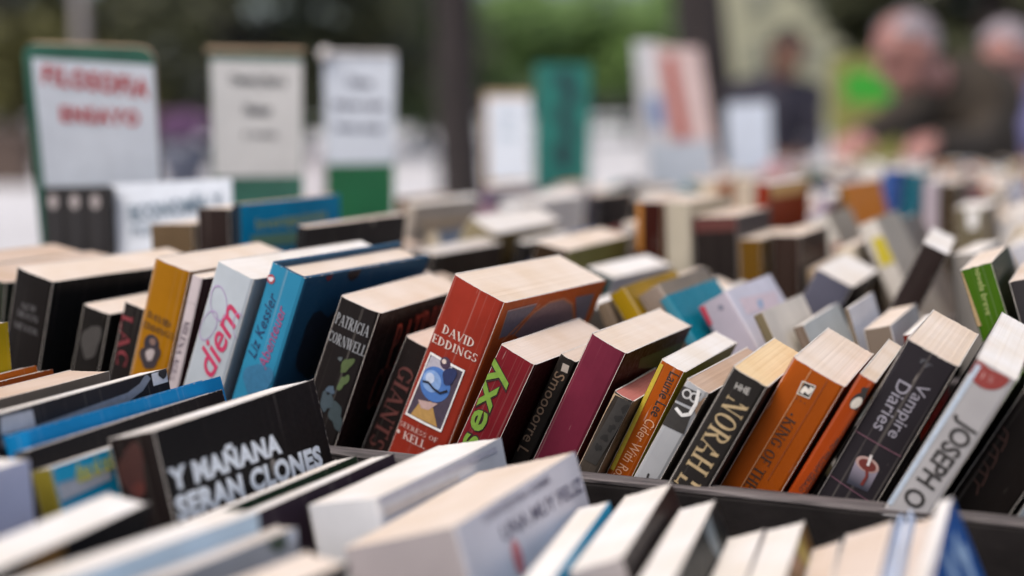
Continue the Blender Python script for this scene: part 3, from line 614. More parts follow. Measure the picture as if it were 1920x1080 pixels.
# key: (spine, right cover, page kind, hardback, label)
SPEC = {
 'm_1': ((0.083, 0.083, 0.090), None, 'tan', 0, 'thick book at the far left end, its tan page tops running out of frame'),
 'm0': ((0.061, 0.076, 0.053), None, 'tan', 0, 'dark green book just left of the black book with faint grey lettering'),
 'twil': (BL, (0.030, 0.029, 0.029), 'cream', 0, 'tall black paperback with faint grey spine lettering, left of the ochre one'),
 'blk2': ((0.032, 0.028, 0.026), None, 'cream', 0, 'low black paperback with a faint grey figure, in front of the tall black one'),
 'lac': ((0.035, 0.029, 0.028), None, 'cream', 0, 'black paperback with dark red spine letters, half hidden by the ochre one'),
 'yell': ((0.401, 0.170, 0.006), (0.262, 0.101, 0.006), 'cream', 0, 'thick ochre yellow paperback with black author lettering and a dark picture on its spine'),
 'mile': ((0.520, 0.460, 0.480), (0.083, 0.026, 0.030), 'cream', 0, 'thin pale lilac paperback with small dark downward lettering, right of the ochre one'),
 'diem': ((0.420, 0.470, 0.520), (0.300, 0.340, 0.370), 'white', 0, 'pale grey blue paperback with pink script lettering and purple loops on the spine'),
 'kess': ((.035, .27, .46), (.026, .10, .19), 'cream', 1, 'bright blue hardback with dark blue and pink script on the spine'),
 'corn': ((0.034, 0.028, 0.028), (0.038, 0.029, 0.028), 'cream', 0, 'thick black paperback with silver author lettering and pale green smoke on its spine'),
 'ants': ((0.038, 0.029, 0.028), None, 'pink', 0, 'black paperback with dull red letters, squeezed between black and red thick ones'),
 'redd': ((.30, .032, .018), (.66, .13, .03), 'cream', 0, 'thick red paperback with white lettering and a framed blue orb picture on its spine'),
 'sexy': ((0.185, 0.013, 0.020), (0.075, 0.008, 0.010), 'pink', 0, 'dark red paperback with big lime green letters up its spine'),
 'smoo': ((0.041, 0.034, 0.030), None, 'pink', 0, 'thin dark brown paperback with narrow tan lettering beside the plain burgundy one'),
 'burg': ((.165, .020, .044), (.10, .014, .016), 'cream', 0, 'plain burgundy paperback with no lettering on its spine'),
 'old': ((0.083, 0.068, 0.056), (0.251, 0.176, 0.109), 'red', 0, 'small worn old book with red stained page tops and cracked brown spine'),
 'laur': ((0.405, 0.084, 0.006), (0.340, 0.284, 0.006), 'white', 0, 'thin orange paperback with a yellow edge strip and black and cream lettering'),
 'grey': ((0.360, 0.370, 0.390), (0.131, 0.112, 0.093), 'brown', 0, 'torn grey paperback with black blocks and a white logo on the spine'),
 'nora': ((0.053, 0.047, 0.044), (0.053, 0.044, 0.041), 'yellow', 0, 'black brown paperback with tall gold condensed capitals and yellowed pages'),
 'king': ((0.370, 0.078, 0.006), (0.318, 0.058, 0.006), 'cream', 0, 'thick orange paperback with square black and white emblem and scuffed spine'),
 'peng': ((0.372, 0.055, 0.006), (0.292, 0.037, 0.006), 'cream', 0, 'thin orange paperback with a small bird emblem on the spine'),
 'vamp': ((0.053, 0.046, 0.056), (0.038, 0.034, 0.038), 'cream', 0, 'thick purple black paperback with a red and white candle picture on its spine'),
 'jose': ((0.400, 0.390, 0.400), (0.032, 0.026, 0.025), 'white', 0, 'pale grey paperback with bold black capitals and a dark red half round label'),
 'blke': ((.026, .020, .018), None, 'white', 0, 'black book with faint reddish lines right of the pale grey bold lettered one'),
 'endb': ((0.194, 0.232, 0.270), (0.080, 0.080, 0.080), 'white', 0, 'grey blue book whose edge just shows in the lower right corner of the focused row'),
 # front tray
 'yel2': ((0.515, 0.345, 0.006), (0.531, 0.371, 0.006), 'cream', 0, 'bright yellow book cut off by the left edge of the picture'),
 'ora1': ((0.396, 0.093, 0.006), (0.457, 0.108, 0.006), 'pink', 0, 'thin orange paperback at the left edge, the rear one of two'),
 'ora2': ((0.335, 0.061, 0.006), (0.396, 0.076, 0.006), 'pink', 0, 'thin red orange paperback at the left edge, the front one of two'),
 'bei3': ((0.247, 0.200, 0.153), (0.290, 0.224, 0.167), 'tan', 0, 'thick book at lower left showing only broad beige page tops'),
 'whi4': ((0.197, 0.216, 0.244), (0.050, 0.047, 0.053), 'white', 0, 'dark paperback with a grey band and white corner patch, behind the blue hardback'),
 'blu5': ((.006, .21, .50), (.006, .24, .56), 'white', 1, 'bright blue hardback with rounded top edge at lower left'),
 'blk6': ((0.035, 0.030, 0.030), (0.032, 0.028, 0.028), 'white', 0, 'thin black paperback with white page edges directly in front of the blue hardback'),
 'cya7': ((0.254, 0.207, 0.027), (0.006, 0.285, 0.502), 'white', 0, 'paperback with cyan panel, yellow lettering and grey lower half, at lower left'),
 'mana': ((.03, .02, .018), (.024, .021, .021), 'white', 0, 'black paperback with two lines of rounded white capitals on its cover'),
 'gre11': ((0.038, 0.076, 0.038), (0.030, 0.072, 0.034), 'white', 0, 'thin paperback with a dark green cover and white page tops'),
 'pur12': ((0.083, 0.053, 0.076), (0.076, 0.046, 0.068), 'white', 0, 'thin paperback with a dark plum cover, just right of the green one'),
 'whi15': ((0.620, 0.630, 0.660), (0.580, 0.600, 0.640), 'white', 0, 'white paperback with broad white page tops behind the big cream one'),
 'cre17': ((0.400, 0.360, 0.370), (0.620, 0.610, 0.660), 'cream', 0, 'large blurred cream book with dark lettering on its white cover, bottom centre'),
 'cya18': ((.01, .42, .70), (.006, .42, .72), 'white', 0, 'white paged paperback with a cyan cover edge, right of the big cream one'),
 'whi19': ((0.400, 0.360, 0.360), (0.070, 0.051, 0.047), 'white', 0, 'tallest paperback right of the cyan edged one, with a dark brown cover'),
 'whi20': ((0.300, 0.300, 0.300), (0.044, 0.048, 0.044), 'white', 0, 'paperback with white page tops and a dark grey green cover, bottom right'),
 'whi21': ((0.400, 0.360, 0.360), (0.350, 0.300, 0.330), 'white', 0, 'low paperback with white page tops and lilac grey cover, bottom right'),
 'whi22': ((0.247, 0.200, 0.153), (0.223, 0.119, 0.034), 'white', 0, 'paperback with white page tops and a brown and yellow patterned cover, bottom right'),
 'pin23': ((0.500, 0.450, 0.420), (0.420, 0.360, 0.330), 'pink', 0, 'lowest pinkish paperback among those along the bottom right'),
 'pin24': ((0.500, 0.450, 0.450), (0.500, 0.450, 0.460), 'pink', 0, 'thick pinkish paperback left of the pale blue thin board'),
 'lbl25': ((0.450, 0.560, 0.750), (0.480, 0.580, 0.760), 'white', 1, 'very thin pale blue hardback at lower right'),
 'pin26': ((0.500, 0.450, 0.420), (0.400, 0.360, 0.400), 'pink', 0, 'pinkish paperback leaning on the vivid blue cover at lower right'),
 'blu27': ((0.300, 0.400, 0.650), (0.006, 0.096, 0.370), 'white', 0, 'vivid blue paperback with pale blue cloud pattern at lower right'),
 # near row
 'lav9': ((.56, .58, .74), (.60, .62, .80), 'white', 0, 'blurred lavender book in the lower left corner'),
 'dar10': ((0.053, 0.041, 0.038), (0.038, 0.029, 0.028), 'white', 0, 'blurred dark brown paperback with an orange mark and broad white page tops, lower left'),
 'lbl13': ((.6, .68, .78), (.54, .70, .84), 'white', 0, 'blurred light blue paperback at the bottom, left of centre'),
 'gre14': ((.1, .1, .08), (.42, .43, .45), 'grey', 0, 'small blurred grey paperback with a dark green mark right of the light blue one'),
 'bei_n': ((.2, .16, .13), (.16, .13, .11), 'cream', 0, 'blurred book with beige page tops at the very bottom, left of centre'),
 # row behind the focused one
 'tan_a0': ((0.208, 0.152, 0.104), None, 'cream', 0, 'thin taupe book left of the mustard spine'),
 'yel_a': ((0.363, 0.221, 0.006), (0.345, 0.204, 0.006), 'cream', 0, 'mustard yellow book leaning left behind the plain burgundy one'),
 'tan_b': ((0.272, 0.215, 0.177), (0.247, 0.200, 0.153), 'cream', 0, 'grey tan book leaning left onto the mustard one'),
 'cya_c': ((0.056, 0.245, 0.339), (0.006, 0.207, 0.292), 'white', 0, 'book with shiny teal cyan cover and white torn top edge'),
 'lav_d': ((0.440, 0.400, 0.470), (0.660, 0.640, 0.720), 'white', 0, 'white book with lavender spine and red corner, leaning left onto the teal one'),
 'cre_e': ((.21, .17, .10), (.70, .64, .56), 'cream', 0, 'cream covered book with olive tan spine, right of the lavender one'),
 'tan_f': ((0.216, 0.159, 0.121), (0.550, 0.570, 0.550), 'white', 0, 'pale green white book with taupe spine behind the gold lettered one'),
 'whi_g': ((0.233, 0.176, 0.119), (0.660, 0.660, 0.700), 'white', 0, 'white covered book with narrow tan spine behind the thick orange one'),
 'tan_h': ((0.223, 0.176, 0.138), (0.550, 0.550, 0.570), 'cream', 0, 'grey white book with broad taupe spine, behind the bird emblem one'),
 'red_o': ((0.177, 0.016, 0.007), (0.195, 0.011, 0.006), 'white', 0, 'thin book with dark red cover and white top behind the candle one'),
 'gre_l': ((0.054, 0.139, 0.006), (0.048, 0.067, 0.020), 'cream', 0, 'green upright book with pale spine lettering at right'),
 'pin_m': ((0.083, 0.076, 0.083), None, 'pink', 0, 'dark book with pinkish page top right of the green upright one'),
 # further rows
 'sla_i': ((0.102, 0.102, 0.140), (0.052, 0.010, 0.016), 'white', 0, 'slate blue book with maroon cover leaning right, centre right'),
 'dar_j': ((0.061, 0.041, 0.038), (0.046, 0.035, 0.035), 'white', 0, 'tall dark brown book leaning right with a bright white top, left of the green one'),
 'whi_r1': ((0.011, 0.059, 0.054), (0.550, 0.550, 0.580), 'white', 0, 'white covered book with dark teal spine, behind the mustard one'),
 'oli': ((0.072, 0.039, 0.019), (0.301, 0.264, 0.075), 'cream', 0, 'olive green covered book with brown spine, behind the thick red one'),
 'ochre': ((0.290, 0.242, 0.148), (0.255, 0.170, 0.038), 'white', 0, 'ochre covered book with bright white page tops in the middle distance'),
 'beige_stack': ((.42, .37, .32), (.50, .44, .37), 'white', 0, 'greige covered book with a tan band, right of the low black cover'),
 'dgrey': ((0.065, 0.056, 0.051), (0.076, 0.062, 0.059), 'grey', 0, 'dark grey brown book just right of the blue hardback in focus'),
 'black_l': ((0.038, 0.038, 0.041), (0.047, 0.044, 0.050), 'pink', 0, 'wide low black covered book in front of the blue one with yellow lettering'),
 'lime': ((0.245, 0.386, 0.009), (0.211, 0.362, 0.006), 'white', 0, 'lime green book below the third sign board'),
 'blue_l': ((.02, .05, .09), (.004, .36, .62), 'tan', 0, 'blue covered book with yellow green lettering below the second sign board'),
 'dbrown': ((0.056, 0.035, 0.032), None, 'cream', 0, 'dark brown upright book left of the blue cover with yellow lettering'),
 'tan_l': ((0.143, 0.096, 0.053), None, 'cream', 0, 'tan brown spine below the white card with grey capitals'),
 'orabr': ((0.079, 0.013, 0.007), (0.262, 0.101, 0.006), 'pink', 0, 'dark red brown upright book with an orange left edge, mid distance'),
 'cream_g': ((0.440, 0.400, 0.320), (0.500, 0.440, 0.320), 'cream', 0, 'cream grey upright book between dark red and black spines'),
 'blkred': ((0.038, 0.028, 0.026), (0.053, 0.038, 0.053), 'pink', 0, 'broad black spine with dark red head, mid distance'),
 'brown1': ((0.138, 0.068, 0.006), None, 'cream', 0, 'golden brown spine right of the broad black one'),
 'brown2': ((0.072, 0.039, 0.029), None, 'cream', 0, 'chocolate brown spine right of the golden brown one'),
 'cream_h': ((0.450, 0.380, 0.300), None, 'cream', 0, 'beige upright spine left of the red orange book'),
 'redora': ((0.266, 0.025, 0.006), (0.301, 0.036, 0.006), 'white', 0, 'red orange covered book with a yellow head band, mid distance'),
 'orange': ((.2, .1, .02), (.75, .24, .012), 'white', 0, 'bright orange covered book leaning left, mid distance right'),
 'grey_w': ((.56, .54, .50), (.36, .30, .23), 'cream', 0, 'grey white spine leaning left below the bright orange one'),
 'whi_y': ((.62, .58, .53), (.40, .35, .29), 'white', 0, 'white spine with a yellow label, leaning left'),
 'whi_b': ((.56, .60, .66), (.20, .17, .15), 'white', 0, 'pale blue white spine leaning left, right of the yellow labelled one'),
 'lavsp': ((0.400, 0.360, 0.420), None, 'white', 0, 'lavender grey upright spine in the far right rows'),
 'brsp': ((0.101, 0.068, 0.035), None, 'cream', 0, 'dark olive brown upright spine right of the lavender grey one'),
 'olisp': ((0.182, 0.153, 0.097), (0.245, 0.217, 0.170), 'white', 0, 'olive tan book with a white mark, far right rows'),
 'mar_s': ((0.175, 0.014, 0.043), (0.210, 0.012, 0.050), 'pink', 0, 'maroon covered book in the far right rows'),
 'blt': ((0.031, 0.088, 0.305), (0.026, 0.073, 0.262), 'white', 0, 'royal blue book in the far right rows'),
 'teal_s': ((0.007, 0.139, 0.205), None, 'white', 0, 'teal book beside the royal blue one in the far right rows'),
 'whi_rr': ((0.550, 0.550, 0.600), (0.660, 0.660, 0.720), 'white', 0, 'white book leaning left at the right edge of the picture'),
 'whi_s': ((0.300, 0.280, 0.260), (0.160, 0.160, 0.160), 'white', 0, 'book with broad white page tops behind the green upright one'),
 'purp': ((0.227, 0.151, 0.246), (0.202, 0.136, 0.230), 'white', 0, 'mauve covered book in front of the small white sign'),
 'whi_p': ((0.500, 0.500, 0.520), (0.600, 0.580, 0.560), 'white', 0, 'white book with wide pale page tops below the teal panel'),
 'dark_c': ((0.068, 0.061, 0.083), (0.053, 0.050, 0.053), 'pink', 0, 'black covered book below the bright ground patch, centre'),
 'brown_c': ((0.172, 0.078, 0.030), None, 'cream', 0, 'small red brown spine left of the greige covered one'),
}
B = {}
ROWNAME = dict(main=G_MAIN, front=G_FRONT, near=G_NEAR, back2=G_BACK, far=G_BACK)
for k, (rw, fl, *x) in FIT.items():
    sp, rt, pg, hd, lab = SPEC[k]
    kw = {}
    DK = lambda c: None if c is None else (mul(c, .4) if max(c) < .12 else (mul(c, .80) if min(c) < .25 else mul(c, .95)))
    sp, rt = DK(sp), DK(rt)
    if k == 'cya_c': kw['rough'] = .2
    if k in ('king', 'peng', 'old'): kw['wear'] = 1.0
    if k == 'old': kw['mottled'] = .5
    if k in ('burg', 'redd', 'sexy'): kw['mottled'] = .03
    B[k] = make_book(x, fl, sp, rt, None, pg, bool(hd), **kw)
    tag(B[k].root, lab, 'book', ROWNAME[rw])

# --- print on the books in focus
S = serif_shapes; T = sans_shapes
b = B['twil']
for a, c, s in (((44, 572), (72, 580), 'NEW'), ((36, 584), (74, 600), 'MOON'), ((30, 606), (74, 624), 'MEYER')): decal(b, 'spine', S(s), a, c, .0042, (.12, .115, .12))
b = B['blk2']; disc(b, 'spine', (172, 640), .006, (.05, .045, .042), 'printed_figure', asp=2.0, wob=.25)
b = B['lac']; decal(b, 'spine', S('LAC'), (240, 590), (228, 684), .009, (.22, .03, .04))
b = B['yell']
decal(b, 'spine', S('DAVID'), (279, 587), (321, 609), .0042, INK); decal(b, 'spine', S('EDDINGS'), (270, 606), (326, 631), .0044, INK)
disc(b, 'spine', (286, 645), .0054, (.02, .018, .03), 'printed_picture', asp=1.1); disc(b, 'spine', (289, 640), .0022, (.2, .12, .1), 'printed_picture', off=.0005)
disc(b, 'spine', (283, 668), .0062, (.035, .025, .03), 'printed_picture', asp=1.3, off=.0004, wob=.25); disc(b, 'spine', (284, 664), .0026, (.42, .36, .36), 'printed_picture', off=.0006, asp=1.6, wob=.2)
b = B['mile']
decal(b, 'spine', T('. . .'), (353, 566), (365, 570), .0008, INK)
decal(b, 'spine', S('MILENA AGUS'), (352, 603), (322, 712), .0042, (.05, .03, .06))
b = B['diem']
decal(b, 'spine', T('diem', .012, .35), (383, 698), (437, 572), .0145, (.50, .035, .11))
for cpx, ra, asp, ro in (((411, 568), .006, 1.7, .4), ((392, 610), .005, 2.0, -.2), ((448, 612), .004, 2.0, .3)): disc(b, 'spine', cpx, ra, (.38, .27, .48), 'printed_loop', asp=asp, rot=ro, ring=.08)
b = B['kess']
decal(b, 'spine', T('Liz Kessler', .004, .3), (472, 668), (514, 550), .0062, (.012, .03, .10)); decal(b, 'spine', T('Abenteuer', .006, .3), (492, 690), (531, 574), .006, (.30, .05, .16))
disc(b, 'spine', (509, 523), .0027, (.32, .05, .07)); disc(b, 'spine', (509, 523), .0016, (.62, .6, .65), off=.0005, wob=.3)
disc(b, 'spine', (484, 712), .0085, (.03, .15, .28), 'printed_picture', wob=.2, asp=1.3)
disc(b, 'right', (665, 512), .006, (.02, .017, .02), 'printed_picture', wob=.3, asp=.8); disc(b, 'right', (618, 518), .003, (.12, .02, .03), 'printed_picture', wob=.3)
disc(b, 'right', (600, 640), .02, (.012, .02, .035), 'printed_picture', wob=.3, asp=1.2, seed=4)
b = B['corn']
decal(b, 'spine', S('PATRICIA'), (632, 594), (694, 622), .0070, (.30, .31, .33)); decal(b, 'spine', S('CORNWELL'), (618, 627), (686, 659), .0070, (.30, .31, .33))
for cpx, ra, asp, ro, c, sd_ in (((652, 684), .0028, 2.6, -.25, (.09, .13, .045), 1), ((645, 716), .0026, 2.4, -.2, (.10, .15, .055), 2), ((622, 730), .0028, 1.2, 0, (.08, .12, .17), 3), ((614, 752), .004, 2.0, .1, (.06, .09, .11), 4), ((632, 780), .0055, 1.7, .4, (.05, .075, .085), 5), ((640, 672), .002, .6, .2, (.1, .12, .13), 6)):
    disc(b, 'spine', cpx, ra * .8, mul(c, .8), 'printed_smoke', asp=asp, rot=ro, wob=.35, seed=sd_)
decal(b, 'right', S('PATRICIA'), (733, 648), (850, 590), .030, (.40, .10, .065)); decal(b, 'right', S('CORNWELL'), (696, 732), (812, 690), .03, (.24, .06, .045))
b = B['ants']; decal(b, 'spine', S('GIANTS'), (768, 690), (706, 838), .010, (.12, .035, .03))
b = B['redd']; CRM = (.62, .52, .47)
decal(b, 'spine', S('DAVID'), (832, 615), (890, 644), .0050, CRM); decal(b, 'spine', S('EDDINGS'), (812, 632), (895, 672), .0054, CRM)
fr = [(809, 659), (874, 694), (829, 810), (761, 776)]
qgrid(b, 'spine', fr, (.06, .045, .07), 'printed_picture', .0002)
qgrid(b, 'spine', [(812, 664), (852, 684), (842, 716), (797, 694)], (.42, .40, .47), 'printed_picture', .00028)
disc(b, 'spine', (818, 720), .0099, (.06, .16, .44), 'printed_orb', .0004); disc(b, 'spine', (812, 714), .0062, (.20, .33, .60), 'printed_orb', .00055); disc(b, 'spine', (809, 708), .003, (.48, .56, .72), 'printed_orb', .0007)
stroke(b, 'spine', [(795, 714), (806, 716), (816, 728), (828, 736), (842, 732)], .0013, (.012, .015, .03), off=.0008)
disc(b, 'spine', (838, 680), .0034, (.05, .03, .06), 'printed_picture', .0006); disc(b, 'spine', (836, 677), .0014, (.6, .5, .45), 'printed_picture', .0008)
disc(b, 'spine', (845, 705), .0036, (.02, .03, .1), 'printed_picture', .0006, asp=1.6, wob=.2)
qgrid(b, 'spine', [(790, 752), (812, 752), (822, 800), (772, 776)], (.42, .25, .08), 'printed_picture', .0005); qgrid(b, 'spine', [(786, 748), (824, 756), (806, 768), (792, 764)], (.46, .32, .30), 'printed_picture', .0006)
qgrid(b, 'spine', fr, WH, 'printed_frame', .0006, inset=.035)
decal(b, 'spine', S('SEERESS OF'), (752, 792), (822, 826), .0032, (.55, .38, .35)); decal(b, 'spine', S('KELL'), (758, 814), (800, 834), .0052, (.62, .48, .45)); disc(b, 'spine', (748, 808), .0011, CRM)
GP = (.20, .16, .19)
def rpoly(b, pts, c, nm='printed_panel', off=.0002):
    V = [surf3(b, 'right', *loc(b, 'right', *p), off) for p in pts]; return mesh_obj(nm, V, [tuple(range(len(V)))], ink(c), b.root)
rpoly(b, [(951, 585), (1006, 571), (962, 626), (936, 634)], GP); rpoly(b, [(965, 628), (1000, 588), (1030, 568), (1056, 561), (1071, 570), (1074, 600), (1060, 622), (980, 640)], (.27, .16, .16)); rpoly(b, [(1079, 557), (1114, 550), (1096, 600), (1080, 604)], GP)
for pts, c, wd in (([(951, 583), (1006, 569)], (.55, .40, .40), .0007), ([(951, 583), (934, 636)], (.5, .25, .15), .0007), ([(960, 630), (1000, 586), (1030, 566), (1056, 559), (1072, 569), (1076, 600)], (.62, .22, .10), .0014), ([(940, 640), (1012, 570)], (.60, .20, .08), .0016), ([(985, 622), (1010, 596), (1040, 580)], (.22, .12, .14), .001)): stroke(b, 'right', pts, wd, c)
b = B['sexy']
for bd, c, of in ((.03, (.03, .012, .012), .0003), (.0, (.16, .29, .035), .0006)): decal(b, 'spine', T('sexy', .02 + bd, 0, 1.12), (884 - 30 * bd, 846 + 60 * bd), (946 + 30 * bd, 680 - 60 * bd), .0128 + .02 * bd, c, off=of)
b = B['smoo']; decal(b, 'spine', T('Smoooorre L'), (1052, 700), (978, 850), .006, (.20, .13, .085)); qgrid(b, 'spine', [(1056, 680), (1068, 686), (1064, 700), (1052, 695)], (.36, .31, .27), 'emblem')
b = B['burg']; rpoly(b, [(1200, 672), (1290, 636), (1282, 650), (1228, 690), (1196, 690)], (.055, .06, .02))
b = B['old']
qgrid(b, 'spine', [(1163, 742), (1190, 754), (1118, 872), (1096, 860)], (.030, .027, .025), 'spine_label', .0003)
for k in range(5):
    f = k / 5; disc(b, 'spine', (1172 - 62 * f, 766 + 90 * f), .0016, (.012, .011, .01), 'worn_letter', .0005, asp=1.4, wob=.4, seed=k)
stroke(b, 'spine', [(1152, 738), (1088, 850)], .0016, (.42, .30, .19), 'frayed_edge'); stroke(b, 'spine', [(1152, 737), (1192, 754)], .0012, (.40, .28, .18), 'frayed_edge')
b = B['laur']
decal(b, 'spine', T('Laurie Lee', .003), (1266, 700), (1228, 781), .0056, INK); decal(b, 'spine', T('Cider With Rosie', .0), (1222, 788), (1150, 908), .0056, (.62, .36, .22)); stroke(b, 'spine', [(1241, 682), (1148, 880)], .0022, (.48, .36, .03), 'yellow_strip')
b = B['grey']
qgrid(b, 'spine', [(1280, 722), (1316, 738), (1300, 764), (1264, 748)], INK, 'emblem_block'); qgrid(b, 'spine', [(1262, 752), (1300, 770), (1282, 814), (1240, 794)], (.03, .026, .025), 'printed_block')
disc(b, 'spine', (1289, 738), .0026, (.5, .5, .5), 'emblem', .0005, ring=.35); disc(b, 'spine', (1303, 745), .0026, (.5, .5, .5), 'emblem', .0005, ring=.35)
stroke(b, 'spine', [(1312, 730), (1306, 756), (1294, 776), (1280, 778), (1268, 764)], .0018, (.72, .71, .70), 'torn_paper', .0006); disc(b, 'spine', (1322, 770), .0038, (.20, .13, .09), 'torn_patch', .0004, asp=2.2, rot=.5, wob=.3)
decal(b, 'spine', T('J'), (1208, 892), (1216, 896), .005, INK)
b = B['nora']; GO = (.44, .33, .18)
decal(b, 'spine', S('NORAH L'), (1384, 750), (1284, 914), .0122, GO); decal(b, 'spine', T('HHE'), (1380, 722), (1406, 734), .0034, (.55, .53, .5), 'emblem')
b = B['king']
qgrid(b, 'spine', [(1505, 713), (1531, 723), (1518, 747), (1494, 737)], INK, 'emblem'); qgrid(b, 'spine', [(1505, 713), (1531, 723), (1518, 747), (1494, 737)], (.62, .58, .52), 'emblem_frame', .0004, inset=.07)
stroke(b, 'spine', [(1503, 736), (1511, 726), (1516, 736), (1524, 726)], .0019, (.68, .64, .58), 'emblem', .0005); decal(b, 'spine', T('. . .'), (1494, 746), (1510, 756), .0007, INK)
decal(b, 'spine', S('KING OF THE'), (1484, 784), (1404, 915), .0062, (.035, .018, .01)); disc(b, 'spine', (1485, 776), .0006, INK)
stroke(b, 'spine', [(1524, 690), (1388, 916)], .0004, (.50, .26, .12), 'spine_crease'); stroke(b, 'spine', [(1556, 706), (1440, 900)], .0004, (.25, .055, .008), 'spine_crease'); stroke(b, 'spine', [(1580, 730), (1505, 858)], .0005, (.58, .38, .24), 'spine_crease')
b = B['peng']
disc(b, 'spine', (1609, 751), .0028, INK, 'bird_emblem', asp=1.8, rot=-.25); disc(b, 'spine', (1606, 755), .0020, (.52, .48, .42), 'bird_emblem', .0006, asp=1.75, rot=-.25); disc(b, 'spine', (1621, 732), .0016, INK, 'bird_emblem', .0004, asp=1.0); stroke(b, 'spine', [(1621, 731), (1630, 727)], .0009, INK, 'bird_emblem'); stroke(b, 'spine', [(1598, 764), (1612, 770)], .001, INK, 'bird_emblem')
decal(b, 'spine', T('PRINCE LEOPOLD OF LOEWEN'), (1606, 778), (1508, 926), .0019, INK); decal(b, 'spine', T('AND WILLIAM GERALD'), (1572, 822), (1500, 920), .0019, INK)
b = B['vamp']; PV = (.27, .26, .31)
decal(b, 'spine', T('Vampire', .004), (1731, 720), (1671, 819), .0078, PV); decal(b, 'spine', T('Diaries', .004), (1698, 716), (1648, 806), .0066, PV)
stroke(b, 'spine', [(1604, 807), (1690, 856)], .0005, (.16, .07, .10)); stroke(b, 'spine', [(1556, 890), (1640, 946)], .0005, (.14, .06, .09)); decal(b, 'spine', T('ff'), (1726, 672), (1746, 690), .003, (.06, .06, .07))
cm = bpy.data.materials.new('candle_print'); nt, n, l, bs = nodes(cm); tc = n.new('ShaderNodeTexCoord'); sx = n.new('ShaderNodeSeparateXYZ'); l.new(tc.outputs['Object'], sx.inputs[0])
z_hi = loc(b, 'spine', 1632, 868)[1]; z_lo = loc(b, 'spine', 1608, 910)[1]; mr = n.new('ShaderNodeMapRange'); mr.inputs[1].default_value = z_lo; mr.inputs[2].default_value = z_hi; l.new(sx.outputs[2], mr.inputs[0])
rp = ramp(n, 0, 1, (.03, .032, .05), (.34, .30, .38)); l.new(mr.outputs[0], rp.inputs[0]); l.new(rp.outputs[0], bs.inputs['Base Color'])
qgrid(b, 'spine', [(1605, 862), (1649, 880), (1627, 922), (1588, 904)], None, 'printed_candle', .0003, mat=cm)
disc(b, 'spine', (1627, 870), .0058, (.40, .27, .25), 'printed_candle', .0005, asp=.62, rot=.05); disc(b, 'spine', (1627, 871), .0044, (.13, .02, .015), 'printed_candle', .0007, asp=.6, rot=.05)
stroke(b, 'spine', [(1627, 874), (1626, 892), (1616, 908)], .0014, (.15, .02, .016), 'printed_drip', .0008); stroke(b, 'spine', [(1628, 872), (1635, 852)], .0013, (.62, .58, .58), 'printed_flame', .0009)
b = B['jose']
decal(b, 'spine', T('JOSEPH O', .02, 0, .95), (1814, 790), (1700, 944), .0125, INK); stroke(b, 'spine', [(1836, 684), (1668, 945)], .0022, (.44, .52, .62), 'pale_edge')
disc(b, 'spine', (1858, 692), .0092, (.24, .035, .03), 'spine_label', .0003, a0=-190, a1=8, asp=1.0, rot=-.0); decal(b, 'spine', T('PS'), (1842, 703), (1862, 712), .0034, (.45, .26, .24))
b = B['blke']
for k in range(7): stroke(b, 'spine', [(1880 - 9 * k, 800 + 16 * k), (1890 - 9 * k + 6 * (k % 2), 812 + 16 * k), (1886 - 9 * k, 830 + 16 * k)], .0005, (.085, .032, .022))
# --- print on the front tray books
b = B['mana']; LW = (.74, .79, .84)
decal(b, 'right', T('Y MAÑANA', .055, 0, 1.1), (316, 897), (524, 826), .0118, LW); decal(b, 'right', T('SERAN CLONES', .055, 0, 1.08), (330, 956), (602, 854), .0108, LW)
disc(b, 'spine', (252, 885), .006, (.045, .012, .008), 'printed_blot', wob=.3, asp=2.2); disc(b, 'spine', (262, 915), .003, (.10, .02, .012), 'printed_blot', wob=.3)
b = B['cya7']
qgrid(b, 'right', [(60, 893), (205, 834), (208, 898), (70, 962)], (.40, .42, .47), 'printed_panel', .0002); qgrid(b, 'right', [(94, 872), (204, 834), (206, 874), (100, 910)], (.01, .33, .55), 'printed_panel', .0004); decal(b, 'right', T('dias al sol', .02), (140, 890), (208, 862), .008, (.62, .60, .08), off=.0006)
b = B['whi4']
qgrid(b, 'right', [(282, 697), (311, 690), (314, 716), (287, 724)], (.62, .62, .64), 'printed_patch', .0003); disc(b, 'right', (304, 700), .003, INK, 'emblem', .0006, wob=.3); stroke(b, 'right', [(278, 704), (264, 726), (240, 744), (0, 832)], .004, (.20, .22, .26), 'printed_band')
qgrid(b, 'right', [(0, 782), (60, 768), (66, 800), (0, 816)], (.42, .43, .47), 'printed_patch', .0003)
b = B['cre17']
decal(b, 'right', T('CUENTOS PARA DORMIR', .01), (905, 975), (1030, 898), .0032, (.12, .11, .17)); decal(b, 'right', T('UNA MUY FELIZ', .02), (940, 1002), (1090, 907), .0064, (.10, .095, .15)); disc(b, 'right', (970, 1045), .0045, (.55, .17, .18), 'emblem', asp=1.6)
b = B['whi15']; qgrid(b, 'right', [(585, 985), (690, 935), (680, 1000), (600, 1040)], (.40, .35, .32), 'printed_patch', .0003)
b = B['whi15']; stroke(b, 'right', [(700, 945), (930, 842)], .0025, (.42, .43, .50), 'printed_band'); stroke(b, 'right', [(720, 962), (860, 900)], .004, (.50, .47, .46), 'printed_band')
b = B['blu27']
for cpx, ra, asp, sd_ in (((1795, 1030), .007, .8, 1), ((1815, 1060), .009, .8, 2), ((1785, 1070), .006, 1.4, 3)): disc(b, 'right', cpx, ra, (.36, .52, .74), 'printed_cloud', asp=asp, wob=.3, seed=sd_)
b = B['whi22']; disc(b, 'right', (1500, 1020), .008, (.40, .30, .05), 'printed_patch', wob=.3, asp=1.5); disc(b, 'right', (1490, 1050), .006, (.45, .25, .15), 'printed_patch', wob=.3)
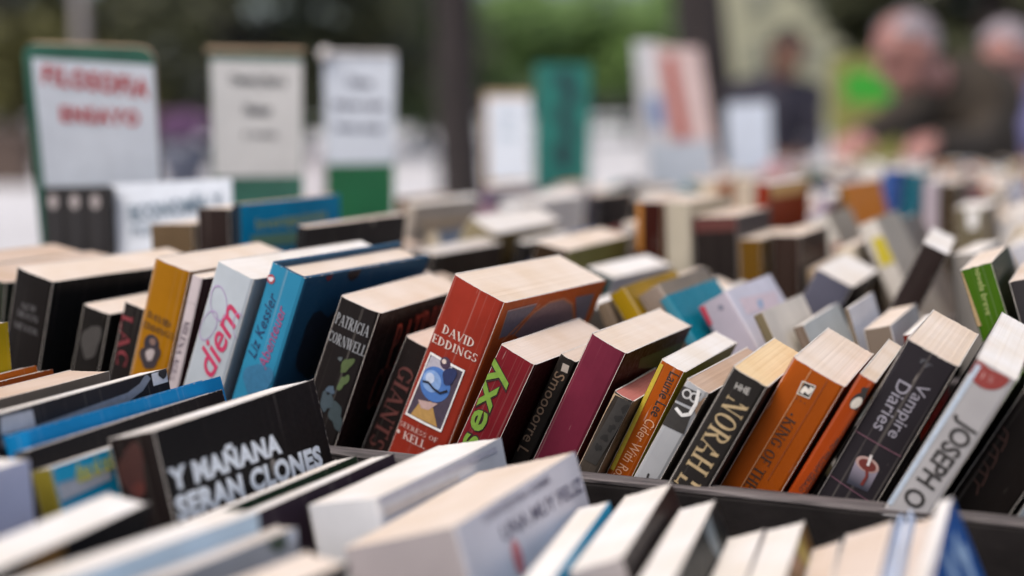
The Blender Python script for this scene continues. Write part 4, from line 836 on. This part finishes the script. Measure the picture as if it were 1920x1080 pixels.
b = B['whi20']; disc(b, 'right', (1330, 990), .008, (.16, .19, .2), 'printed_patch', wob=.3, asp=2.0)
b = B['dar10']; disc(b, 'right', (80, 1062), .010, (.36, .16, .03), 'printed_patch', wob=.3, asp=.7)
b = B['gre14']; disc(b, 'right', (522, 1010), .005, (.05, .08, .05), 'printed_patch', wob=.2); disc(b, 'right', (546, 998), .004, (.66, .70, .76), 'printed_patch', wob=.2)
# --- print on books behind
b = B['lav_d']; qgrid(b, 'spine', [(1300, 574), (1318, 566), (1336, 606), (1320, 622)], (.45, .03, .06), 'printed_patch', .0004); disc(b, 'spine', (1352, 576), .0018, (.2, .2, .26)); disc(b, 'right', (1425, 570), .006, (.25, .40, .58), 'emblem', asp=.45, rot=.3)
qgrid(b, 'right', [(1385, 560), (1455, 545), (1462, 575), (1400, 590)], (.66, .54, .58), 'printed_patch', .0002)
b = B['gre_l']; decal(b, 'spine', T('novela breve'), (1832, 500), (1855, 590), .0035, (.34, .40, .14)); stroke(b, 'spine', [(1798, 512), (1834, 612)], .004, (.40, .28, .14), 'frayed_edge')
b = B['blue_l']; decal(b, 'right', T('Investigaciones', .01), (480, 424), (612, 404), .0105, (.55, .55, .10)); qgrid(b, 'right', [(470, 442), (632, 425), (632, 450), (470, 466)], (.2, .36, .22), 'printed_panel', .0002)
b = B['beige_stack']; stroke(b, 'right', [(785, 425), (895, 412)], .006, (.42, .32, .18), 'printed_band')
b = B['whi_y']; qgrid(b, 'spine', [(1634, 448), (1660, 440), (1680, 490), (1652, 500)], (.52, .42, .02), 'spine_label', .0004)
b = B['grey_w']; qgrid(b, 'spine', [(1560, 460), (1580, 452), (1592, 478), (1572, 486)], (.3, .08, .04), 'spine_label', .0004)
b = B['orabr']; stroke(b, 'spine', [(1199, 380), (1200, 470)], .005, (.38, .15, .015), 'orange_edge')
b = B['blkred']; qgrid(b, 'spine', [(1299, 410), (1381, 406), (1381, 432), (1299, 436)], (.085, .018, .014), 'spine_head', .0003)
b = B['redora']; qgrid(b, 'right', [(1442, 349), (1516, 335), (1508, 362), (1446, 372)], (.62, .36, .12), 'printed_band', .0003)
b = B['olisp']; qgrid(b, 'spine', [(1812, 394), (1836, 392), (1832, 428), (1816, 430)], WH, 'printed_mark', .0003)

# ---------------------------------------------------------------- sign boards and cards standing in the trays
SIGN_OBB = []
def plate_frame(k):
    X, Y, Zz, ya, le, ro, w, h = SIGN[k]
    r = Vector((math.cos(ya), math.sin(ya), 0)); bk = Vector((-math.sin(ya), math.cos(ya), 0)); up = ZZ * math.cos(le) + bk * math.sin(le)
    r2 = r * math.cos(ro) + up * math.sin(ro); u2 = up * math.cos(ro) - r * math.sin(ro)
    return Vector((X, Y, Zz + FLOOR)), r2, u2.cross(r2) * 1.0, u2, w, h
def plate(k, name, th, mat, label, cat, zbot=None, group=None, rounded=0.0, part='board', edge=None):
    """upright board fitted to its outline; lengthened downwards to the tray floor (or zbot); local x right, y away, z up from the seen bottom centre"""
    c, r, bk, up, w, h = plate_frame(k); bot = c - up * h / 2; zb = FLOOR if zbot is None else zbot
    ext = max(0, (bot.z - zb) / up.z - abs(r.z) * w / 2 - .001)
    o = empty(name, frame(bot, r, bk, up)); o2 = Bk(); o2.root = o; o2.M = frame(bot, r, bk, up); o2.Mi = o2.M.inverted(); o2.w, o2.h = w, h
    ra = rounded; P = [(-w / 2, -ext), (w / 2, -ext)]
    for cx, cz, a0 in ((w / 2 - ra, h - ra, 0), (-w / 2 + ra, h - ra, 90)):
        for i in range(5 if ra else 1): a = R(a0 + 22.5 * i); P.append((cx + ra * math.cos(a), cz + ra * math.sin(a)) if ra else ((w / 2, h) if a0 == 0 else (-w / 2, h)))
    n = len(P); V = [(x, 0, z) for x, z in P] + [(x, th, z) for x, z in P]; F = [tuple(range(n)), tuple(reversed(range(n, 2 * n)))]; mi = [0, 0]
    for i in range(n): j = (i + 1) % n; F.append((j, i, i + n, j + n)); mi.append(1)
    mesh_obj(part, V, F, None, o, mats=[mat, edge or mat], mi=mi)
    SIGN_OBB.append((bot + up * ((h - ext) / 2) + bk * th / 2, (r, bk, up), (w / 2 + .002, th / 2 + .002, (h + ext) / 2)))
    tag(o, label, cat, group); return o2
def pp(o, px, py):
    a = o.Mi @ CP; d = o.Mi.to_3x3() @ ray(px, py); k = -a.y / d.y; p = a + d * k; return Vector((p.x, p.z))
def sheet(o, px4, mat, name='paper', off=.0006, wave=.0006):
    P = [pp(o, *p) for p in px4]; V, F = [], []; n = 8
    for j in range(n + 1):
        for i in range(n + 1):
            u, v = i / n, j / n; q = (P[0] * (1 - u) + P[1] * u) * (1 - v) + (P[3] * (1 - u) + P[2] * u) * v
            V.append((q.x, -off - wave * (.5 + .5 * math.sin(7 * u + 5 * v)), q.y))
    for j in range(n):
        for i in range(n): F.append((j * (n + 1) + i, j * (n + 1) + i + 1, (j + 1) * (n + 1) + i + 1, (j + 1) * (n + 1) + i))
    return mesh_obj(name, V, F, mat, o.root, True)
def words(o, shp, p0, p1, H, c, name='lettering', off=.0018):
    V, F = shp; xs = [v[0] for v in V]; ys = [v[1] for v in V]; x0, x1, y0, y1 = min(xs), max(xs), min(ys), max(ys); a, e = pp(o, *p0), pp(o, *p1) - pp(o, *p0); n = Vector((-e.y, e.x)).normalized(); out = []
    for vx, vy, vz in V:
        q = a + e * ((vx - x0) / (x1 - x0)) + n * (H * ((vy - y0) / (y1 - y0) - .5)); out.append((q.x, -off - vz, q.y))
    return mesh_obj(name, out, F, ink(c), o.root)
def dot(o, p, ra, c, asp=1.0, off=.0018, name='printed_figure'):
    a = pp(o, *p); n = 16; V = [(a.x + ra * math.cos(6.283 * i / n), -off, a.y + ra * asp * math.sin(6.283 * i / n)) for i in range(n)]; return mesh_obj(name, V, [tuple(range(n))], ink(c), o.root)
GREEN = plain('green_board_paint', (.028, .12, .085), .55, .2, 25); GREEN2 = plain('bright_green_board', (.010, .12, .045), .5, .12, 25); PAPER = plain('white_paper', (.64, .69, .77), .8, .06, 60); RAWW = plain('raw_wood_edge', (.42, .30, .20), .8, .2, 40); TEALM = plain('teal_board_paint', (.015, .16, .135), .5, .15, 20)
GS = 'sign boards at the left ends of the tray rows'
o = plate('sign1', 'sign_board', .006, GREEN, 'green board with white paper and red hand painted capitals, leftmost sign', 'sign', group=GS, rounded=.012, edge=RAWW)
sheet(o, [(60, 108), (288, 122), (302, 345), (84, 350)], PAPER); RED = (.45, .02, .02)
words(o, T('FILOSOFIA', .04, .0, 1.2), (80, 138), (280, 166), .0175, RED); words(o, T('ENSAYO', .04, 0, 1.2), (114, 212), (262, 221), .0145, RED)
o = plate('sign2', 'sign_board', .006, GREEN, 'green board with cream paper and three short grey text lines, second sign', 'sign', group=GS, rounded=.008, edge=RAWW)
PAP2 = plain('cream_paper', (.56, .56, .56), .8, .06, 60); sheet(o, [(395, 112), (566, 116), (565, 330), (401, 332)], PAP2)
words(o, T('Ciencia y Ficción', .05), (432, 150), (536, 156), .0125, (.05, .05, .055)); words(o, T('Humor', .05), (458, 204), (510, 207), .0115, (.06, .06, .065)); words(o, T('y comic', .04), (455, 252), (520, 255), .009, (.1, .1, .11))
SIGN2 = o
o = plate('sign3', 'sign_board', .006, GREEN2, 'bright green board with white paper and blue grey text lines, third sign', 'sign', group=GS, rounded=.010, edge=plain('white_edge', (.6, .57, .56), .7))
sheet(o, [(605, 100), (742, 106), (738, 306), (612, 308)], PAPER)
words(o, T('Otros', .05), (652, 153), (698, 155), .011, (.06, .06, .1)); words(o, T('Idiomas, inglés', .05), (624, 197), (722, 199), .011, (.06, .06, .1)); words(o, T('francés, alemán', .05), (628, 239), (718, 241), .011, (.06, .07, .12))
def batten(o, k, x0, x1, z0, z1, m):
    q = box('top_batten', o.w * x0, o.w * x1, -.004, .010, o.h * z0, o.h * z1, m, o.root, .0025); return q
batten(SIGN2, 0, -.54, .54, .988, 1.018, RAWW); batten(o, 0, -.53, .53, .992, 1.028, plain('white_edge', (.6, .57, .56), .7)); V, F = [], []; lathe(V, F, [(.0005, -.0085)] + [(.0085 * math.cos(R(a)), .0085 * math.sin(R(a))) for a in range(-60, 75, 15)] + [(.0005, .0085)], 12, (-o.w * .5, -.006, o.h * 1.0)); mesh_obj('knob', V, F, plain('white_edge', (.6, .57, .56), .7), o.root, True)
o = plate('white4', 'sign_board', .007, RAWW, 'small white sign with a wooden edge right of the near trunk', 'sign', group=GS); sheet(o, [(913, 184), (994, 184), (994, 338), (917, 340)], PAPER); words(o, T('Arte', .02), (932, 218), (970, 218), .014, (.30, .42, .52)); words(o, T('Cine', .02), (934, 252), (972, 252), .012, (.32, .44, .52))
o = plate('teal', 'sign_board', .006, TEALM, 'tall teal panel with a dark wavy pattern, right of the small white sign', 'sign', group=GS)
for (x_, y_, r_, a_) in ((1058, 150, .016, 1.2), (1070, 180, .014, 1.4), (1056, 215, .013, 1.6), (1068, 245, .014, 1.2), (1056, 285, .018, 1.2), (1060, 310, .012, .9)): dot(o, (x_, y_), r_, (.012, .04, .05), a_, .0008, 'dark_pattern')
o = plate('blueposter', 'poster', .003, plain('pale_blue_print', (.52, .53, .56), .6, .12, 20), 'pale blue poster leaning left of the red one', 'poster', group='posters behind the rows'); sheet(o, [(1212, 180), (1254, 182), (1262, 240), (1222, 240)], plain('mid_blue_print', (.10, .20, .42), .6, .2, 20), 'printed_panel', .0005, .0)
o = plate('redposter', 'poster', .003, plain('pale_pink_print', (.58, .44, .42), .6, .1, 20), 'red and pink poster leaning beside the dark tree trunk', 'poster', group='posters behind the rows'); sheet(o, [(1240, 105), (1264, 104), (1294, 262), (1268, 264)], plain('red_print', (.36, .075, .05), .6, .2, 30), 'printed_panel', .0005, .0)
plate('greyboard', 'display_card', .004, plain('blue_grey_card', (.36, .40, .46), .6, .15, 20), 'blue grey card below the red poster', 'card')
plate('bag', 'display_card', .010, plain('pale_blue_card', (.50, .56, .66), .6, .1, 20), 'pale blue white card below the person in navy', 'card')
o = plate('green', 'green_sign', .01, plain('olive_frame', (.20, .20, .05), .6, .2, 20), 'bright green sign in an olive frame beside the man in the dark jacket', 'sign', zbot=.0); sheet(o, [(1582, 134), (1676, 134), (1674, 192), (1584, 192)], plain('vivid_green', (.03, .30, .02), .5, .15, 20), 'green_panel', .001, .0)
o = plate('black3', 'black_book', .012, plain('black_cover_print', (.010, .008, .009), .65, .3, 40), 'black book cover with three pale standing figures below the left sign', 'book', group=G_BACK, part='cover')
for x_ in (101, 141, 180): dot(o, (x_, 378), .0042, (.36, .32, .32), 1.5); dot(o, (x_ + 3, 425), .0072, (.016, .014, .016), 3.2, .0012)
V, F = [], []; boxdata(-o.w / 2 + .001, o.w / 2 - .002, .0125, .024, -.14, o.h - .002, V, F); mesh_obj('page_block', V, F, page_mat('cream'), o.root)
o = plate('econ', 'title_card', .003, PAPER, 'white card with grey blue capitals below the left sign', 'card'); words(o, T('ECONOMÍA Y', .03), (244, 398), (418, 372), .0165, (.10, .16, .22)); words(o, T('POLÍTICA', .02), (248, 432), (360, 420), .010, (.14, .2, .26))

# ---------------------------------------------------------------- trays behind and their other books
tray(-.030, .1495, 0, 'dark book tray with worn grey front edge holding the books in focus')
for i, q in enumerate(ROWS[1:-1]):
    tray(q - .0055 if i == 0 else q + .0, ROWS[i + 2] - .0005, 0, 'dark book tray, ' + (['first'] + ORD)[i] + ' row behind the focused one')
def obb(x, fl):
    B0, tk, v, up = book_axes(x, fl); t, w, h = x[3] + .0012, x[4] + .001, x[5]
    return B0 + tk * t / 2 + v * w / 2 + up * h / 2, (tk, v, up), (t / 2, w / 2, h / 2)
def overlap(A, C):
    d = C[0] - A[0]
    if d.length > .3: return False
    ax = list(A[1]) + list(C[1]) + [a.cross(b) for a in A[1] for b in C[1]]
    for a in ax:
        n = a.length
        if n < 1e-4: continue
        g = abs(d.dot(a)) - sum(abs(e.dot(a)) * k for e, k in zip(A[1], A[2])) - sum(abs(e.dot(a)) * k for e, k in zip(C[1], C[2]))
        if g > 0: return False
    return True
PAL = [('white', (.66, .63, .60), 12), ('cream', (.60, .51, .38), 14), ('pale grey', (.40, .38, .37), 4), ('tan', (.34, .24, .14), 11), ('brown', (.11, .065, .04), 8), ('black', (.02, .018, .018), 12), ('dark red', (.15, .02, .02), 5), ('maroon', (.12, .015, .035), 3), ('navy', (.025, .035, .09), 4), ('blue', (.03, .13, .34), 5), ('teal', (.02, .17, .2), 3), ('orange', (.55, .16, .015), 7), ('mustard', (.42, .27, .03), 4), ('dark green', (.03, .07, .03), 3), ('lavender', (.40, .37, .46), 4), ('pink', (.52, .3, .32), 3), ('grey blue', (.2, .25, .33), 4)]
PW = [p[2] for p in PAL]; PN = [p[2] if p[0] in ('white', 'cream', 'pale grey', 'tan', 'brown', 'black') else 1.5 for p in PAL]; rng = random.Random(11)
placed = [obb(x, fl) for (rw, fl, *x) in FIT.values()] + SIGN_OBB
far = dict(V=[], F=[], MI=[], mats=[], key={}); cnt = 0; used_labels = {}; LIMIT = 300 - len(FIT); pending = []
def ymin(x):
    for a, c in ((210, 480), (440, 462), (770, 456), (1000, 400), (1235, 345)):
        if x < a: return c
    return 300
for ri, q in enumerate(ROWS):
    if ri == len(ROWS) - 1: break
    s = SL + .03; th = rng.uniform(-.3, .3); left_n = 0; prev = None
    while s < SR - .06:
        if left_n <= 0: th = rng.choice((-1, 1, 1, 1)) * rng.uniform(.12, .55); left_n = rng.randint(4, 9)
        t = rng.choice((.009, .012, .015, .018, .022, .026, .032)) * rng.uniform(.9, 1.1); w = min(rng.uniform(.104, .13), (ROWS[ri + 1] - q) - .026); h = rng.uniform(.13, .172)
        if rng.random() < .12: h = min(.2, h + .025)
        x = [s + t, q + (.0 if ri == 0 else .0165) + rng.uniform(0, .004), th, t, w, h, rng.uniform(-.02, .02)]
        B0, tk, v, up = book_axes(x, 0); P0 = B0 + up * h; px, py = project(P0); px2, py2 = project(P0 + tk * t + v * w)
        if px > 2120 or (ri == 0 and (px > 1990 or px < -150)): s += .02; (None if px < 0 else None); 
        if px > 2120: break
        if ri == 0 and (-150 > px or px > 1990): continue
        if max(px2, px) < (90 if q > .1 else -60) or py < ymin(px): s += .012; continue
        if ri and px < 95 and py < 470: s += .012; continue
        ob = obb(x, 0)
        lo = min((B0.dot(UU), P0.dot(UU)))
        if lo < SL + .016 or any(overlap(ob, p) for p in placed if abs((p[0] - ob[0]).dot(UU)) < .2 and abs((p[0] - ob[0]).dot(VV)) < .2): s += .005; left_n -= .2; continue
        placed.append(ob); left_n -= 1; s += t / math.cos(th) + .002
        pending.append((ri, x, rng.choices(PAL, PN if ri in (1, 2, 3) else PW)[0], rng.choices(PAL, PN if ri in (1, 2, 3) else PW)[0], rng.choice(('white', 'white', 'cream', 'cream', 'pink', 'tan', 'grey'))))
near_p, far_p = pending[:LIMIT], pending[LIMIT:]
last = None
ROWWORD = ['focused row'] + [o + ' row back' for o in ['first'] + ORD]
seen = {}
for (ri, x, p1, p2, pg) in near_p:
    b = make_book(x, 0, p1[1], p2[1] if rng.random() < .5 else p1[1], None, pg, False, detail=1 if ri < 2 else 0)
    if ri <= 6:
        t_, h_ = x[3], x[5]; dk = sum(p1[1]) < .5; pm_ = ink(rng.choice(((.6, .56, .5), (.55, .42, .15), (.5, .1, .06))) if dk else rng.choice((INK, (.25, .03, .03), (.04, .08, .2))))
        for (nm_, a0, a1, z0, z1) in [('title_lettering', .3, .7, rng.uniform(.45, .55), rng.uniform(.8, .9)), ('spine_band', .1, .9, .93, .955)][:rng.choice((1, 2, 2))] + ([('spine_band', .06, .94, rng.uniform(.1, .2), rng.uniform(.26, .36))] if rng.random() < .5 else []):
            n_ = 7 if a1 - a0 < .5 else 1; V_, F_ = [], []
            for i_ in range(n_):
                k_ = len(V_); za, zb = z0 + (z1 - z0) * i_ / n_, z0 + (z1 - z0) * (i_ + (.7 if n_ > 1 else 1)) / n_
                V_ += [surf3(b, 'spine', t_ * u_, h_ * z_, .0003) for u_, z_ in ((a0, za), (a1, za), (a1, zb), (a0, zb))]; F_.append((k_, k_ + 1, k_ + 2, k_ + 3))
            mesh_obj(nm_, V_, F_, pm_, b.root)
        w_ = x[4]; y0, y1, z0, z1 = rng.uniform(.1, .25) * w_, rng.uniform(.7, .9) * w_, rng.uniform(.35, .5) * h_, rng.uniform(.8, .92) * h_
        mesh_obj('cover_print', [surf3(b, 'right', a_, c_, .0003) for a_, c_ in ((y0, z0), (y1, z0), (y1, z1), (y0, z1))], [(0, 1, 2, 3)], ink(rng.choices(PAL, PW)[0][1]), b.root)
    sz = 'thick' if x[3] > .026 else ('thin' if x[3] < .015 else 'medium'); ln = 'right' if x[2] > 0 else 'left'
    lab = '%s %s book leaning %s, %s' % (sz, p1[0], ln, ROWWORD[ri])
    if last and last[0] == ri: lab += ', right of a %s one' % last[1]
    seen.setdefault(lab, []).append(b.root); last = (ri, p1[0]); tag(b.root, lab, 'book', G_BACK)
for lab, obs in seen.items():
    if len(obs) > 1:
        for i, o in enumerate(obs): o['label'] = '%s such ' % ('first second third fourth fifth sixth seventh'.split()[min(i, 6)]) + lab
V, F, MI = [], [], []; fm = [cover_mat(p[1]) for p in PAL]; pm = [page_mat(k) for k in ('white', 'cream', 'tan')]
for (ri, x, p1, p2, pg) in far_p:
    B0, tk, v, up = book_axes(x, 0); t, w, h = x[3:6]; M = frame(B0, tk, v, up); v0, f0 = [], []
    boxdata(0, t, 0, w, 0, h, v0, f0); k = len(V); V += [tuple(M @ Vector(a)) for a in v0]; F += [tuple(i + k for i in f) for f in f0]
    i1 = PAL.index(p1); ip = len(fm) + ('white', 'cream', 'tan').index(pg if pg in ('white', 'cream', 'tan') else 'white'); MI += [i1, ip, i1, i1, ip, i1]
if V: tag(mesh_obj('distant_books', V, F, None, mats=fm + pm, mi=MI), 'mass of blurred books in the farthest tray rows', 'books', kind='stuff')
print('BOOKS', len(FIT), len(near_p), len(far_p))

# ---------------------------------------------------------------- people
def capsule(V, F, a, c, ra, rb, n=14):
    a, c = Vector(a), Vector(c); d = (c - a).normalized() if (c - a).length > 1e-6 else ZZ; pts, rad = [], []
    for k in range(5): t = R(-88 + 22 * k); pts.append(a + d * ra * math.sin(t)); rad.append(max(ra * math.cos(t), .0005))
    for k in range(5): t = R(0 + 22 * k); pts.append(c + d * rb * math.sin(t)); rad.append(max(rb * math.cos(t), .0005))
    tube(V, F, pts, rad, n)
def ellipsoid(V, F, c, ax, r, n=18):
    k = len(V); c = Vector(c); m = 10
    for j in range(m + 1):
        t = math.pi * (j / m - .5) * .985
        for i in range(n):
            p = 2 * math.pi * i / n; V.append(tuple(c + ax[0] * r[0] * math.cos(t) * math.cos(p) + ax[1] * r[1] * math.cos(t) * math.sin(p) + ax[2] * r[2] * math.sin(t)))
    for j in range(m):
        for i in range(n): F.append((k + j * n + i, k + j * n + (i + 1) % n, k + (j + 1) * n + (i + 1) % n, k + (j + 1) * n + i))
    F.append(tuple(k + i for i in reversed(range(n)))); F.append(tuple(k + m * n + i for i in range(n)))
def head_axes(face, roll=0):
    f = Vector(face).normalized(); s = f.cross(ZZ).normalized(); u = s.cross(f).normalized(); return s, f, u      # right-hand side, forward, up
def person(label, J, face, mats, hair_mat, hairy, reach, k=1.0):
    """J: joints in metres (world); one body surface grown round the joints, coloured as skin or clothing by the nearest limb"""
    seg = []                                               # (a, b, ra, rb, material index)
    P = {n: Vector(v) for n, v in J.items()}; s, f, u = head_axes(face); hc = P['head']
    add = lambda a, c, ra, rb, m: seg.append((Vector(a), Vector(c), ra * k, rb * k, m))
    add(P['pelvis'], P['belly'], .15, .145, 1); add(P['belly'], P['chest'], .145, .155, 1); side = (P['rsh'] - P['lsh']).normalized()
    add(P['pelvis'] - side * .07, P['pelvis'] + side * .07, .13, .13, 2); add(P['chest'] - side * .09, P['chest'] + side * .09, .125, .125, 1); add(P['lsh'], P['rsh'], .075, .075, 1)
    add(P['chest'], P['neck'], .09, .06, 1); add(P['neck'], hc - u * .06, .054, .05, 0)
    for a in 'lr':
        add(P[a + 'sh'], P[a + 'el'], .062, .048, 1); add(P[a + 'el'], P[a + 'wr'], .047, .034, 1); d = (P[a + 'wr'] - P[a + 'el']).normalized(); w0 = P[a + 'wr'] + d * .02; add(P[a + 'wr'], w0, .026, .026, 0)
        sd_ = d.cross(ZZ).normalized() * (1 if a == 'r' else -1); dn = d.cross(sd_).normalized(); dn = dn if dn.z < 0 else -dn
        palm = w0 + d * .045; add(w0, palm + sd_ * .016, .022, .02, 0); add(w0, palm - sd_ * .016, .022, .02, 0)
        for i, (o_, ln) in enumerate(((-.03, .062), (-.01, .075), (.011, .07), (.031, .054))):
            p0 = palm + sd_ * o_ + d * .012; p1 = p0 + (d * .8 + dn * .35).normalized() * ln * .5; p2 = p1 + (d * .45 + dn * .8).normalized() * ln * .5; add(p0, p1, .0105, .0098, 0); add(p1, p2, .0098, .0085, 0)
        t0 = w0 - sd_ * .024; t1 = t0 + (d * .6 - sd_ * .7 + dn * .2).normalized() * .035; t2 = t1 + (d * .9 + dn * .4).normalized() * .03; add(t0, t1, .014, .012, 0); add(t1, t2, .0115, .0095, 0)
        h0 = P['pelvis'] + side * (.09 if a == 'r' else -.09) - ZZ * .04; add(h0, P[a + 'kn'], .092, .062, 2); add(P[a + 'kn'], P[a + 'an'], .06, .042, 2); fd = Vector((f.x, f.y, 0)).normalized(); add(P[a + 'an'] - ZZ * .035, P[a + 'an'] - ZZ * .045 + fd * .15, .045, .036, 3)
    V, F = [], []
    for a, c, ra, rb, m in seg: capsule(V, F, a, c, ra, rb)
    hs = [(hc + u * .02, (.076, .095, .095)), (hc - u * .045 + f * .018, (.06, .072, .075)), (hc - u * .095 + f * .055, (.028, .026, .024))]
    for c, r in hs: ellipsoid(V, F, c, (s, f, u), [x_ * k for x_ in r])
    capsule(V, F, hc + f * .088 + u * .012, hc + f * .112 - u * .028, .008, .015); capsule(V, F, hc + f * .088 - u * .066 - s * .02, hc + f * .088 - u * .066 + s * .02, .008, .008); capsule(V, F, hc + f * .083 + u * .035 - s * .04, hc + f * .083 + u * .035 + s * .04, .012, .012)
    for e in (-1, 1): ellipsoid(V, F, hc + s * e * .078 - f * .005 - u * .008, (s, f, u), (.012, .02, .032))
    me = bpy.data.meshes.new('person'); me.from_pydata([tuple(v) for v in V], [], F); me.update(); o = bpy.data.objects.new('tmp', me); col.objects.link(o)
    rm = o.modifiers.new('r', 'REMESH'); rm.mode = 'VOXEL'; rm.voxel_size = .0075; sm = o.modifiers.new('s', 'SMOOTH'); sm.factor = .5; sm.iterations = 3
    dg = bpy.context.evaluated_depsgraph_get(); m2 = bpy.data.meshes.new_from_object(o.evaluated_get(dg)); bpy.data.objects.remove(o); m2.materials.clear()
    for m in mats: m2.materials.append(m)
    import numpy as np
    n = len(m2.polygons); c = np.empty(n * 3); m2.polygons.foreach_get('center', c); c = c.reshape(-1, 3); best = np.full(n, 9.); mi = np.zeros(n, int)
    allseg = seg + [(cc, cc, min(r), min(r), 0) for cc, r in hs]
    for a, e, ra, rb, m in allseg:
        a_, e_ = np.array(a), np.array(e); d = e_ - a_; L = d @ d; t = np.clip((c - a_) @ d / L, 0, 1) if L > 1e-9 else np.zeros(n); dist = np.linalg.norm(c - a_ - t[:, None] * d, axis=1) - (ra + (rb - ra) * t); w = dist < best; best[w] = dist[w]; mi[w] = m
    m2.polygons.foreach_set('material_index', mi.tolist()); m2.polygons.foreach_set('use_smooth', [True] * n); m2.name = 'body'
    root = empty('person', loc=((P['lan'] + P['ran']) / 2).xy.to_3d()); b = bpy.data.objects.new('body', m2); col.objects.link(b); b.parent = root; b.matrix_parent_inverse = Matrix.Translation(-root.location)
    def child(nm, V, F, mat):
        q = mesh_obj(nm, V, F, mat, root, True); q.matrix_parent_inverse = Matrix.Translation(-root.location); return q
    for e in (-1, 1): V, F = [], []; ellipsoid(V, F, hc + f * .083 + s * e * .032 + u * .012, (s, f, u), (.013, .01, .009), 10); child('eye', V, F, plain('eye_dark', (.03, .025, .025), .3))
    # hair: tufts laid over the skull where it grows
    rg = random.Random(3); V, F = [], []
    for _ in range(1500):
        d = Vector((rg.gauss(0, 1), rg.gauss(0, 1), rg.gauss(0, 1))).normalized(); x_, y_, z_ = d
        if z_ < (-.35 if y_ < -.1 else .25 + .5 * max(0, y_)) or (y_ > .55) or (hairy < 1 and z_ > .75 and y_ > -.1 and rg.random() > hairy): continue
        p = hc + u * .02 + s * x_ * .079 + f * y_ * .098 + u * z_ * .099; a = (f * -.6 + u * -.5 + s * x_ * .4); nr = (s * x_ + f * y_ + u * z_).normalized(); a = (a - nr * a.dot(nr)).normalized(); e = nr.cross(a); kk = len(V)
        V += [p - a * .02 - nr * .003, p + e * .008 + nr * .001, p + a * .022 + nr * .004, p - e * .008 + nr * .001]; F.append((kk, kk + 1, kk + 2, kk + 3))
    child('hair', V, F, hair_mat)
    return tag(root, label, 'person', 'people browsing at the far side of the table')
def stand(x, y, face): pass
skin = plain('skin_pink', (.33, .16, .14), .55, .1, 30, 0, sub=.1); skin2 = plain('skin_brown', (.15, .07, .045), .55, .1, 30)
jacket = plain('dark_olive_jacket', (.036, .026, .017), .85, .3, 60, .3); trous = plain('dark_trousers', (.03, .03, .035), .85, .2, 60); shoe = plain('shoe_leather', (.02, .016, .014), .5); lav = plain('lavender_shirt', (.24, .23, .46), .8, .12, 40); navy = plain('navy_top', (.022, .02, .034), .8, .25, 50)
def legs(J, dx=.09, fx=0.0):
    p = J['pelvis']
    for a, e in (('l', -1), ('r', 1)): J[a + 'kn'] = (p.x + e * dx * .9, p.y - .02, .50); J[a + 'an'] = (p.x + e * dx, p.y + .03 + fx * e, .085)
    return J
J = dict(head=at(1702, 96, 4.15), neck=at(1762, 150, 4.25), chest=at(1808, 196, 4.38), belly=at(1826, 268, 4.46), rsh=at(1740, 178, 4.28), lsh=at(1872, 170, 4.46), rel=at(1672, 228, 4.02), rwr=at(1612, 258, 3.82), lel=at(1830, 270, 4.12), lwr=at(1750, 268, 3.85))
J['pelvis'] = J['belly'] + Vector((.03, .12, -.20)); J = legs(J)
person('grey haired man in a dark olive jacket bending over the books, one arm reaching left', J, (-.86, -.36, -.36), [skin, jacket, trous, shoe], plain('grey_hair', (.30, .26, .29), .7, .3, 80), .06, None)
J = dict(head=at(1888, 108, 4.75), neck=at(1908, 180, 4.82), chest=at(1925, 232, 4.92), belly=at(1930, 300, 4.98), rsh=at(1842, 206, 4.90), lsh=at(2000, 206, 4.94), rel=at(1860, 300, 4.80), rwr=at(1850, 290, 4.58), lel=at(2010, 310, 4.85), lwr=at(1950, 300, 4.6))
J['pelvis'] = J['belly'] + Vector((.0, .06, -.22)); J = legs(J)
person('grey haired man in a lavender shirt at the right edge of the picture', J, (-.55, -.65, -.35), [skin, lav, trous, shoe], plain('grey_hair', (.36, .33, .38), .7, .3, 80), .8, None)
J = dict(head=at(1474, 98, 6.9), neck=at(1462, 150, 6.98), chest=at(1450, 190, 7.02), belly=at(1448, 260, 7.05), rsh=at(1388, 176, 7.0), lsh=at(1520, 180, 7.0), rel=at(1392, 270, 6.95), rwr=at(1440, 286, 6.75), lel=at(1528, 270, 6.95), lwr=at(1500, 290, 6.75))
J['pelvis'] = J['belly'] + Vector((0, .03, -.22)); J = legs(J)
person('dark haired person in a navy top looking down, beside the dark leaning trunk', J, (.3, -.7, -.4), [skin2, navy, trous, shoe], plain('black_hair', (.016, .012, .012), .5, .3, 80), 1.0, None)
